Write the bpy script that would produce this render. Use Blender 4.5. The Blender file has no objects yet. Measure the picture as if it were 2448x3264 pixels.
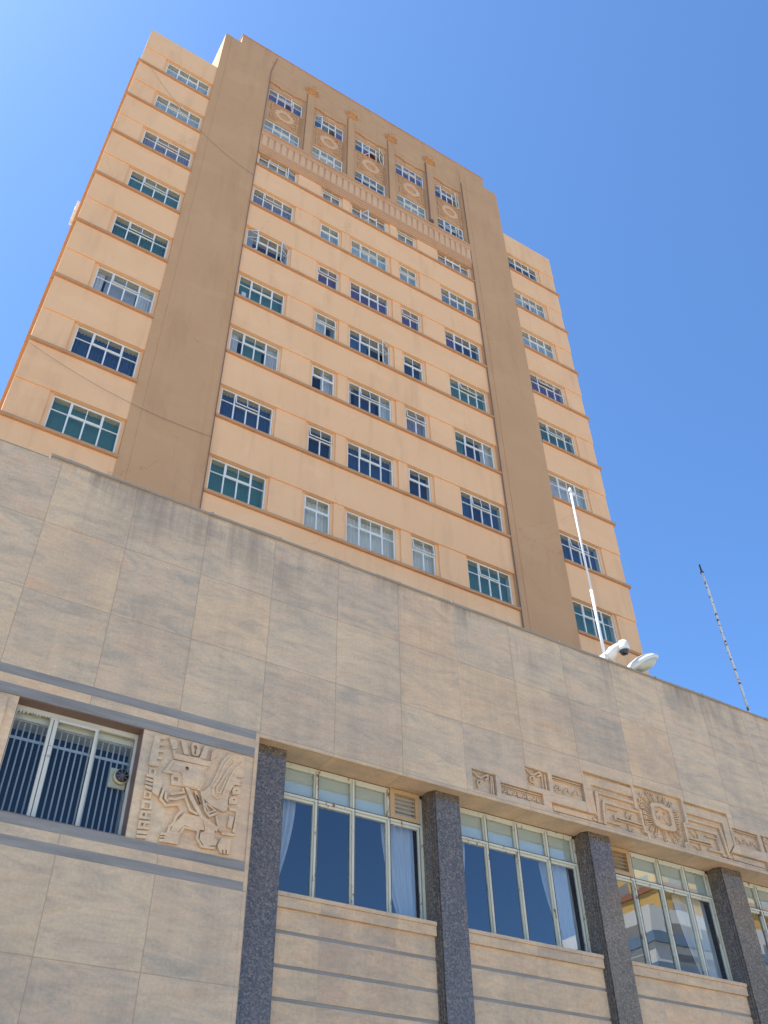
import bpy, bmesh, math, random
from mathutils import Vector, Matrix
from mathutils.geometry import tessellate_polygon
random.seed(7)
R = math.radians
sc = bpy.context.scene
col = sc.collection

# ---------------------------------------------------------------- camera, sky, sun, exposure
# metres; the camera is the origin, 1.6 m above the pavement; the facades face -Y
YAW, PITCH, ROLL, FPX = 0.56565425, 0.73501603, -0.01960819, 2927.0
F = Vector((math.sin(YAW)*math.cos(PITCH), math.cos(YAW)*math.cos(PITCH), math.sin(PITCH)))
Rt = Vector((math.cos(YAW), -math.sin(YAW), 0.0)); Up = Rt.cross(F)
r2 = Rt*math.cos(ROLL) + Up*math.sin(ROLL); u2 = -Rt*math.sin(ROLL) + Up*math.cos(ROLL)
cd = bpy.data.cameras.new('camera'); cam = bpy.data.objects.new('camera', cd); col.objects.link(cam)
cam.matrix_world = Matrix(((r2.x, u2.x, -F.x, 0), (r2.y, u2.y, -F.y, 0), (r2.z, u2.z, -F.z, 0), (0, 0, 0, 1)))
cd.sensor_fit = 'VERTICAL'; cd.sensor_height = 36.0; cd.lens = FPX/3264.0*36.0
cd.clip_start = 0.1; cd.clip_end = 3000
sc.camera = cam

SUN_AZ, SUN_EL = -62.0, 61.0          # azimuth from +Y towards +X
world = bpy.data.worlds.new('World'); sc.world = world; world.use_nodes = True
wn = world.node_tree; bg = wn.nodes['Background']
sky = wn.nodes.new('ShaderNodeTexSky'); sky.sky_type = 'NISHITA'; sky.sun_disc = False
sky.sun_elevation = R(SUN_EL); sky.sun_rotation = R(SUN_AZ)
sky.altitude = 3600; sky.air_density = 1.0; sky.dust_density = 6.5; sky.ozone_density = 6.5
tint = wn.nodes.new('ShaderNodeMix'); tint.data_type = 'RGBA'; tint.blend_type = 'MULTIPLY'; tint.inputs[0].default_value = 1.0
tint.inputs[7].default_value = (.82, 1.02, 1.08, 1)
wn.links.new(sky.outputs[0], tint.inputs[6]); wn.links.new(tint.outputs[2], bg.inputs[0]); bg.inputs[1].default_value = 0.13
ld = bpy.data.lights.new('sun', 'SUN'); ld.energy = 4.0; ld.angle = R(0.5); ld.color = (1.0, 0.94, 0.86)
sun = bpy.data.objects.new('sun', ld); col.objects.link(sun)
sd = Vector((math.sin(R(SUN_AZ))*math.cos(R(SUN_EL)), math.cos(R(SUN_AZ))*math.cos(R(SUN_EL)), math.sin(R(SUN_EL))))
sun.rotation_euler = sd.to_track_quat('Z', 'Y').to_euler(); sun.location = sd*200
sc.view_settings.view_transform = 'Standard'; sc.view_settings.look = 'None'
sc.view_settings.exposure = 1.42; sc.view_settings.gamma = 1.0

# ---------------------------------------------------------------- materials
def srgb(r, g, b):
    f = lambda c: (c/255/12.92) if c/255 <= .04045 else ((c/255+.055)/1.055)**2.4
    return (f(r), f(g), f(b), 1)
class NT:
    def __init__(s, name):
        s.m = bpy.data.materials.new(name); s.m.use_nodes = True; s.t = s.m.node_tree; s.n = s.t.nodes
        s.b = s.n['Principled BSDF']; s.out = s.n['Material Output']
        s.co = s.n.new('ShaderNodeTexCoord')
    def link(s, a, b): s.t.links.new(a, b)
    def node(s, k, **kw):
        x = s.n.new(k)
        for a, v in kw.items(): setattr(x, a, v)
        return x
    def math(s, op, a, b=None, c=None):
        x = s.node('ShaderNodeMath', operation=op)
        for i, v in enumerate((a, b, c)):
            if v is None: continue
            if isinstance(v, (int, float)): x.inputs[i].default_value = v
            else: s.link(v, x.inputs[i])
        return x.outputs[0]
    def mapping(s, scale, loc=(0, 0, 0)):
        x = s.node('ShaderNodeMapping'); x.inputs['Scale'].default_value = scale; x.inputs['Location'].default_value = loc
        s.link(s.co.outputs['Object'], x.inputs[0]); return x.outputs[0]
    def noise(s, scale=(1, 1, 1), sc_=1.0, detail=4, rough=.55, dist=0.0, loc=(0, 0, 0), vec=None):
        x = s.node('ShaderNodeTexNoise'); x.inputs['Scale'].default_value = sc_
        x.inputs['Detail'].default_value = detail; x.inputs['Roughness'].default_value = rough; x.inputs['Distortion'].default_value = dist
        s.link(vec if vec else s.mapping(scale, loc), x.inputs['Vector']); return x.outputs['Fac']
    def ramp(s, fac, stops):
        x = s.node('ShaderNodeValToRGB'); e = x.color_ramp.elements
        e[0].position, e[0].color = stops[0]; e[1].position, e[1].color = stops[-1]
        for p, c in stops[1:-1]:
            k = e.new(p); k.color = c
        s.link(fac, x.inputs[0]); return x.outputs[0]
    def mix(s, fac, a, b, mode='MIX'):
        x = s.node('ShaderNodeMix', data_type='RGBA', blend_type=mode)
        for i, v in ((0, fac), (6, a), (7, b)):
            if isinstance(v, (int, float)): x.inputs[i].default_value = v
            elif isinstance(v, tuple): x.inputs[i].default_value = v
            else: s.link(v, x.inputs[i])
        return x.outputs[2]
    def bump(s, h, strength=.3, dist=.01):
        x = s.node('ShaderNodeBump'); x.inputs['Strength'].default_value = strength; x.inputs['Distance'].default_value = dist
        s.link(h, x.inputs['Height']); s.link(x.outputs[0], s.b.inputs['Normal'])
    def set(s, color=None, rough=.8, metal=0.0, spec=.3):
        if color is not None:
            if isinstance(color, tuple): s.b.inputs['Base Color'].default_value = color
            else: s.link(color, s.b.inputs['Base Color'])
        if isinstance(rough, (int, float)): s.b.inputs['Roughness'].default_value = rough
        else: s.link(rough, s.b.inputs['Roughness'])
        s.b.inputs['Metallic'].default_value = metal; s.b.inputs['Specular IOR Level'].default_value = spec
        return s.m
G4 = lambda v: (v, v, v, 1)
def plaster(name, c1, c2, stain=.34):
    n = NT(name)
    a = n.noise((1, 1, 1), .35, 5, .6); b = n.noise((1.6, 1.6, .25), 1.1, 5, .6, loc=(3, 1, 8)); g = n.noise((1, 1, 1), 38, 3, .7)
    c = n.mix(n.ramp(a, [(.35, G4(0)), (.68, G4(1))]), c1, c2)
    c = n.mix(n.math('MULTIPLY', n.ramp(b, [(.52, G4(0)), (.78, G4(1))]), stain), c, (c1[0]*.62, c1[1]*.58, c1[2]*.56, 1))
    c = n.mix(.22, c, n.ramp(g, [(.2, G4(.25)), (.8, G4(.75))]), 'OVERLAY')
    n.bump(n.noise((1, 1, 1), 60, 3, .7), .25, .006)
    vo = n.node('ShaderNodeTexVoronoi', feature='DISTANCE_TO_EDGE'); vo.inputs['Scale'].default_value = .16
    wv = n.node('ShaderNodeVectorMath', operation='MULTIPLY_ADD'); nz = n.node('ShaderNodeTexNoise'); nz.inputs['Scale'].default_value = 1.3; nz.inputs['Detail'].default_value = 6; n.link(n.co.outputs['Object'], nz.inputs['Vector'])
    n.link(nz.outputs['Color'], wv.inputs[0]); wv.inputs[1].default_value = (1.2, 1.2, 1.2); n.link(n.co.outputs['Object'], wv.inputs[2]); n.link(wv.outputs[0], vo.inputs['Vector'])
    cr = n.math('MULTIPLY', n.math('LESS_THAN', vo.outputs['Distance'], .0016), n.ramp(n.noise((1, 1, 1), .22, 2, .5, loc=(9, 2, 4)), [(.5, G4(0)), (.55, G4(1))]))
    c = n.mix(n.math('MULTIPLY', cr, .22), c, (c1[0]*.35, c1[1]*.33, c1[2]*.3, 1))
    pt = n.noise((.6, .6, 1), .8, 1, .3, .6, loc=(4, 7, 1)); c = n.mix(n.math('MULTIPLY', n.ramp(pt, [(.62, G4(0)), (.64, G4(1))]), .16), c, (c1[0]*1.12, c1[1]*1.16, c1[2]*1.2, 1))
    return n.set(c, .9, 0, .15)
M = {}
M['peach'] = plaster('peach_plaster', (.80, .485, .255, 1), (.77, .455, .235, 1))
M['tan'] = plaster('tan_plaster', (.54, .315, .16, 1), (.505, .29, .145, 1))
M['rose'] = plaster('rose_tan_plaster', (.56, .33, .18, 1), (.52, .30, .16, 1))
M['course'] = plaster('brown_course_paint', (.52, .29, .145, 1), (.46, .25, .125, 1), .45)
M['trim'] = plaster('pale_terracotta_trim', (.64, .40, .23, 1), (.61, .375, .21, 1))

def stone(name, panels=True, warm=(1, 1, 1, 1)):
    n = NT(name)
    sep = n.node('ShaderNodeSeparateXYZ'); n.link(n.co.outputs['Object'], sep.inputs[0]); X, Z = sep.outputs[0], sep.outputs[2]
    right = n.math('GREATER_THAN', X, 9.22)
    uL = n.math('DIVIDE', n.math('SUBTRACT', X, 1.25), 1.33); uR = n.math('ADD', n.math('DIVIDE', n.math('SUBTRACT', X, 9.22), 1.39), 6.0)
    u = n.math('ADD', n.math('MULTIPLY', uR, right), n.math('MULTIPLY', uL, n.math('SUBTRACT', 1.0, right)))
    hi = n.math('GREATER_THAN', Z, 5.6)
    vH = n.math('ADD', n.math('DIVIDE', n.math('SUBTRACT', Z, 7.09), 1.313), 40.0); vL = n.math('DIVIDE', n.math('SUBTRACT', Z, 3.44), 1.215)
    v = n.math('ADD', n.math('MULTIPLY', vH, hi), n.math('MULTIPLY', vL, n.math('SUBTRACT', 1.0, hi)))
    cu, cvv = n.math('FLOOR', u), n.math('FLOOR', v)
    comb = n.node('ShaderNodeCombineXYZ'); n.link(cu, comb.inputs[0]); n.link(cvv, comb.inputs[1])
    wnz = n.node('ShaderNodeTexWhiteNoise', noise_dimensions='3D'); n.link(comb.outputs[0], wnz.inputs['Vector'])
    # streaks: shifted per slab, slightly slanted beds
    off = n.node('ShaderNodeVectorMath', operation='MULTIPLY_ADD'); n.link(wnz.outputs['Color'], off.inputs[0]); off.inputs[1].default_value = (31, 17, 23)
    n.link(n.co.outputs['Object'], off.inputs[2])
    mp = n.node('ShaderNodeMapping'); n.link(off.outputs[0], mp.inputs[0]); mp.inputs['Scale'].default_value = (.6, .6, 1.9); mp.inputs['Rotation'].default_value = (0, R(4), 0)
    st = n.noise(vec=mp.outputs[0], sc_=1.3, detail=9, rough=.66, dist=1.5)
    mp2 = n.node('ShaderNodeMapping'); n.link(off.outputs[0], mp2.inputs[0]); mp2.inputs['Scale'].default_value = (1.0, 1.0, 5)
    fine = n.noise(vec=mp2.outputs[0], sc_=1.6, detail=6, rough=.7, dist=.4)
    blot = n.noise((1, 1, 1.1), .75, 5, .6, .3)
    c = n.ramp(st, [(.30, (.44, .385, .325, 1)), (.42, (.55, .465, .37, 1)), (.55, (.64, .52, .39, 1)), (.70, (.60, .44, .32, 1))])
    c = n.mix(n.math('MULTIPLY', n.ramp(fine, [(.36, G4(1)), (.56, G4(0))]), .30), c, (.33, .27, .23, 1))
    tone = n.ramp(wnz.outputs['Value'], [(0, (.42, .425, .42, 1)), (.35, (.48, .48, .46, 1)), (.7, (.53, .505, .465, 1)), (1, (.57, .48, .41, 1))])
    c = n.mix(.75, c, tone, 'OVERLAY')
    c = n.mix(n.math('MULTIPLY', n.ramp(blot, [(.5, G4(0)), (.68, G4(1))]), .45), c, (.37, .33, .28, 1))
    grit = n.noise((1, 1, 1), 22, 6, .75); c = n.mix(.35, c, n.ramp(grit, [(.3, G4(.3)), (.7, G4(.7))]), 'OVERLAY')
    # vertical rain streaks, strongest under the coping
    rs = n.math('MULTIPLY', n.noise((3.1, 3.1, .22), 1.0, 7, .75), n.noise((.5, .5, .5), 1.0, 2, .5, loc=(5, 0, 2)))
    top = n.math('MULTIPLY', n.node('ShaderNodeMapRange').outputs[0], 1.0)
    mr = [x for x in n.n if x.bl_idname == 'ShaderNodeMapRange'][0]; n.link(Z, mr.inputs[0]); mr.inputs[1].default_value = 9.9; mr.inputs[2].default_value = 11.1
    c = n.mix(n.math('MULTIPLY', n.math('ADD', n.math('MULTIPLY', top, .7), .22), n.ramp(rs, [(.22, G4(0)), (.38, G4(1))])), c, (.24, .205, .175, 1))
    if panels:
        fu = n.math('ABSOLUTE', n.math('SUBTRACT', n.math('FRACT', n.math('ADD', u, .5)), .5)); fv = n.math('ABSOLUTE', n.math('SUBTRACT', n.math('FRACT', n.math('ADD', v, .5)), .5))
        j = n.math('LESS_THAN', n.math('MINIMUM', fu, fv), .0052)
        c = n.mix(n.math('MULTIPLY', j, .42), c, (.20, .15, .11, 1))
    c = n.mix(1.0, c, warm, 'MULTIPLY')
    n.bump(n.noise((1, 1, 3), 25, 5, .7), .2, .006)
    return n.set(c, .62, 0, .3)
M['stone'] = stone('travertine_cladding', True, (1.0, .925, .79, 1)); M['stone_plain'] = stone('travertine_trim', False, (1, .89, .73, 1)); M['carve'] = stone('pale_carved_limestone', False, (1.10, 1.02, .87, 1))

def grey_stone():
    n = NT('blue_grey_stone_band')
    s = n.noise((.5, .5, 7), 1.6, 7, .65, .5); b = n.noise((1, 1, 1), 1.1, 4, .5); g = n.noise((1, 1, 1), 90, 2, .6)
    c = n.ramp(s, [(.3, (.19, .175, .15, 1)), (.55, (.26, .24, .205, 1)), (.75, (.36, .32, .26, 1))])
    c = n.mix(n.math('MULTIPLY', n.ramp(b, [(.5, G4(0)), (.7, G4(1))]), .4), c, (.27, .255, .24, 1))
    c = n.mix(.3, c, n.ramp(g, [(.3, G4(.3)), (.7, G4(.7))]), 'OVERLAY')
    return n.set(c, .6)
M['grey'] = grey_stone()
def granite():
    n = NT('polished_dark_granite')
    v = n.node('ShaderNodeTexVoronoi'); v.inputs['Scale'].default_value = 42; n.link(n.co.outputs['Object'], v.inputs['Vector'])
    a = n.noise((1, 1, 1), 42, 4, .7); b = n.noise((1, 1, 1), 3, 4, .6)
    sep = n.node('ShaderNodeSeparateColor'); n.link(v.outputs['Color'], sep.inputs[0])
    c = n.ramp(sep.outputs[0], [(0, (.028, .032, .038, 1)), (.45, (.07, .074, .078, 1)), (.72, (.15, .14, .13, 1)), (1, (.30, .26, .24, 1))])
    c = n.mix(.6, c, n.ramp(a, [(.35, (.02, .028, .034, 1)), (.65, (.15, .14, .14, 1))]))
    c = n.mix(n.math('MULTIPLY', n.ramp(b, [(.45, G4(0)), (.7, G4(1))]), .35), c, (.10, .09, .09, 1))
    c = n.mix(1.0, c, (1.35, 1.14, .86, 1), 'MULTIPLY')
    m = n.set(c, .14, 0, .6); return m
M['granite'] = granite()
def simple(name, c, rough=.6, spec=.4, metal=0, var=.25, scale=9, stretch=(1, 1, 1)):
    n = NT(name); a = n.noise(stretch, scale, 5, .6)
    cc = n.mix(n.math('MULTIPLY', a, var*2), c, (c[0]*.55, c[1]*.55, c[2]*.52, 1))
    return n.set(cc, rough, metal, spec)
def painted_metal(name, c, rust, amt=.55, scale=14, stretch=(1, 1, 1)):
    n = NT(name); a = n.noise(stretch, scale, 6, .7); b = n.noise((1, 1, 1), 3, 3, .6)
    c2 = n.mix(n.math('MULTIPLY', b, .4), c, (c[0]*.7, c[1]*.7, c[2]*.65, 1))
    c2 = n.mix(n.ramp(a, [(amt, G4(0)), (amt+.05, G4(1))]), c2, rust)
    n.bump(a, .3, .004); return n.set(c2, .55, 0, .4)
M['white_frame'] = painted_metal('white_painted_steel', (.74, .75, .70, 1), (.30, .24, .18, 1), .67)
M['cream_frame'] = painted_metal('peeling_cream_painted_steel', (.58, .58, .46, 1), (.20, .10, .055, 1), .58, 9, (1, 1, .35))
M['ivory_frame'] = painted_metal('ivory_painted_steel', (.58, .575, .49, 1), (.26, .20, .15, 1), .64, 11)
M['rust'] = simple('rusted_steel', (.085, .04, .025, 1), .85)
M['rusty_mast'] = painted_metal('flaking_white_paint_on_rust', (.62, .62, .60, 1), (.10, .05, .04, 1), .52, 7)
M['white_pole'] = simple('white_pole_paint', (.72, .72, .72, 1), .5, var=.15)
M['white_plastic'] = simple('white_weathered_plastic', (.75, .72, .64, 1), .4, var=.1)
M['cream_plastic'] = simple('cream_plastic', (.55, .50, .33, 1), .45, var=.15)
M['alu'] = simple('pale_lamp_housing', (.66, .66, .62, 1), .35, .5, var=.12)
M['louvre'] = simple('tan_painted_louvre', (.50, .34, .17, 1), .6, var=.3)
M['louvre_pale'] = simple('pale_louvre_slats', (.52, .46, .36, 1), .5, var=.2)
M['bars'] = simple('pale_blue_grey_security_bars', (.38, .43, .44, 1), .5, var=.2)
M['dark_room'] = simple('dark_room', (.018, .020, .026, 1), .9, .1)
M['lining'] = simple('cream_head_lining', (.72, .69, .52, 1), .8, .1)
M['frost'] = simple('pale_green_blind_cloth', (.68, .70, .60, 1), .7, .2, var=.15, scale=2)
M['black'] = simple('black_plastic', (.02, .02, .022, 1), .35, .5)
M['cable'] = simple('dark_cable_sheath', (.19, .13, .10, 1), .7)
M['copper'] = simple('lead_coping', (.34, .30, .24, 1), .8, var=.3)
CUR = {'teal': (.09, .21, .19, 1), 'blue': (.065, .12, .23, 1), 'grey': (.36, .39, .42, 1), 'light': (.60, .66, .68, 1), 'white': (.75, .77, .77, 1),
       'purple': (.20, .13, .27, 1), 'pale': (.80, .77, .68, 1), 'red': (.22, .03, .05, 1), 'night': (.03, .05, .10, 1), 'sheer': (.66, .66, .67, 1), 'vgrey': (.36, .34, .42, 1)}
for k, c in CUR.items(): M['c_'+k] = simple(k+'_curtain_cloth', c, .9, .1, var=.3, scale=3, stretch=(6, 6, .6))
def glass(name, tint, boost=1.0, rough=0.0, wav=0.0):
    n = NT(name); n.n.remove(n.b)
    tr = n.node('ShaderNodeBsdfTransparent'); tr.inputs[0].default_value = tint
    gl = n.node('ShaderNodeBsdfGlossy'); gl.inputs['Roughness'].default_value = rough
    fr = n.node('ShaderNodeFresnel'); gm = n.node('ShaderNodeNewGeometry'); n.link(n.math('SUBTRACT', 1.5, n.math('MULTIPLY', gm.outputs['Backfacing'], .8333)), fr.inputs[0])   # same Fresnel from both sides of a thin pane
    if wav:
        bp = n.node('ShaderNodeBump'); bp.inputs['Strength'].default_value = wav; bp.inputs['Distance'].default_value = .02
        n.link(n.noise((1, 1, .6), 1.3, 2, .5), bp.inputs['Height']); n.link(bp.outputs[0], gl.inputs['Normal']); n.link(bp.outputs[0], fr.inputs['Normal'])
    mx = n.node('ShaderNodeMixShader'); n.link(n.math('MINIMUM', n.math('MULTIPLY', fr.outputs[0], boost), 1.0), mx.inputs[0])
    n.link(tr.outputs[0], mx.inputs[1]); n.link(gl.outputs[0], mx.inputs[2]); n.link(mx.outputs[0], n.out.inputs[0]); return n.m
M['glass'] = glass('window_glass', (.86, .90, .90, 1), 1.6)
M['big_glass'] = glass('large_plate_glass', (.80, .86, .86, 1), 4.6, 0, .05)
M['dome_glass'] = glass('smoked_dome_glass', (.25, .25, .27, 1), 2.0)
M['lens'] = simple('frosted_lamp_lens', (.46, .48, .38, 1), .25, .6, var=.2, scale=6)

# ---------------------------------------------------------------- mesh helpers
class MB:
    """collects shapes and links them as one mesh object"""
    def __init__(s): s.v = []; s.f = []; s.sm = []
    def add(s, vs, fs, smooth=False):
        o = len(s.v); s.v += [tuple(p) for p in vs]; s.f += [tuple(i+o for i in f) for f in fs]; s.sm += [smooth]*len(fs); return s
    def box(s, x0, x1, y0, y1, z0, z1):
        if x1 < x0: x0, x1 = x1, x0
        vs = [(x, y, z) for x in (x0, x1) for y in (y0, y1) for z in (z0, z1)]
        return s.add(vs, [(0, 1, 3, 2), (4, 6, 7, 5), (0, 4, 5, 1), (2, 3, 7, 6), (0, 2, 6, 4), (1, 5, 7, 3)])
    def poly(s, outer, holes, y0, y1):
        """outline in x,z with holes, front face at y0, running back to y1"""
        loops = [[Vector((p[0], 0, p[1])) for p in l] for l in [outer]+list(holes)]
        flat = [p for l in loops for p in l]; n = len(flat)
        vs = [(p.x, y0, p.z) for p in flat] + [(p.x, y1, p.z) for p in flat]
        fs = []
        for t in tessellate_polygon(loops):
            a, b, c = (flat[i] for i in t)
            cr = (b.x-a.x)*(c.z-a.z)-(b.z-a.z)*(c.x-a.x)
            if abs(cr) < 1e-9: continue
            fs.append(t if cr > 0 else tuple(reversed(t)))
        k = 0
        for l in loops:
            m = len(l); area = sum(l[i].x*l[(i+1) % m].z-l[(i+1) % m].x*l[i].z for i in range(m)); first = k == 0
            for i in range(m):
                a, b = k+i, k+(i+1) % m
                q = (a, a+n, b+n, b)
                if (area > 0) != first: q = tuple(reversed(q))
                fs.append(q)
            k += m
        return s.add(vs, fs)
    def stroke(s, pts, w, y0, y1):
        """flat raised band of width w along a line in x,z"""
        P = [Vector((p[0], p[1])) for p in pts]; L = []; Rr = []
        for i, p in enumerate(P):
            a = (p-P[i-1]).normalized() if i else (P[1]-p).normalized()
            b = (P[i+1]-p).normalized() if i < len(P)-1 else a
            t = (a+b); t = t.normalized() if t.length > .2 else b
            nn = Vector((-t.y, t.x)); d = w/2/max(.5, abs(nn.dot(Vector((-b.y, b.x)))))
            L.append(p+nn*d); Rr.append(p-nn*d)
        for i in range(len(P)-1):
            q = [L[i], Rr[i], Rr[i+1], L[i+1]]
            vs = [(p.x, y0, p.y) for p in q]+[(p.x, y1, p.y) for p in q]
            s.add(vs, [(0, 1, 2, 3), (0, 4, 5, 1), (1, 5, 6, 2), (2, 6, 7, 3), (3, 7, 4, 0)])
        return s
    def tube(s, pts, rad, n=8, cap=True):
        P = [Vector(p) for p in pts]; rad = rad if isinstance(rad, (list, tuple)) else [rad]*len(P); vs = []; fs = []
        for i, p in enumerate(P):
            t = ((P[min(i+1, len(P)-1)]-P[max(i-1, 0)])).normalized()
            a = t.cross(Vector((0, 0, 1))) if abs(t.z) < .95 else t.cross(Vector((0, 1, 0)))
            a.normalize(); b = t.cross(a)
            for k in range(n):
                g = 2*math.pi*k/n; vs.append(p+a*math.cos(g)*rad[i]+b*math.sin(g)*rad[i])
        for i in range(len(P)-1):
            for k in range(n): fs.append((i*n+k, i*n+(k+1) % n, (i+1)*n+(k+1) % n, (i+1)*n+k))
        if cap: fs.append(tuple(range(n))); fs.append(tuple((len(P)-1)*n+k for k in range(n)))
        return s.add(vs, fs, n > 6)
    def disc(s, c, r, y0, y1, n=14, hole=0.0):
        out = [(c[0]+r*math.cos(2*math.pi*k/n), c[1]+r*math.sin(2*math.pi*k/n)) for k in range(n)]
        inn = [(c[0]+hole*math.cos(2*math.pi*k/n), c[1]+hole*math.sin(2*math.pi*k/n)) for k in range(n)]
        return s.poly(out, [inn] if hole else [], y0, y1)
    def build(s, name, m, parent=None, bevel=0.0, recalc=True):
        me = bpy.data.meshes.new(name); me.from_pydata(s.v, [], s.f); me.materials.append(M[m] if isinstance(m, str) else m)
        me.polygons.foreach_set('use_smooth', s.sm)
        if recalc:
            bm = bmesh.new(); bm.from_mesh(me); bmesh.ops.recalc_face_normals(bm, faces=bm.faces); bm.to_mesh(me); bm.free()
        o = bpy.data.objects.new(name, me); col.objects.link(o)
        if parent: o.parent = parent
        if bevel:
            b = o.modifiers.new('bevel', 'BEVEL'); b.width = bevel; b.segments = 2; b.limit_method = 'ANGLE'
        return o
def tag(o, label=None, cat=None, group=None, kind=None):
    if label: o['label'] = label
    if cat: o['category'] = cat
    if group: o['group'] = group
    if kind: o['kind'] = kind
    return o
def empty(name, loc=(0, 0, 0)):
    o = bpy.data.objects.new(name, None); col.objects.link(o); o.location = loc; o.empty_display_size = .5; return o
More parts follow.
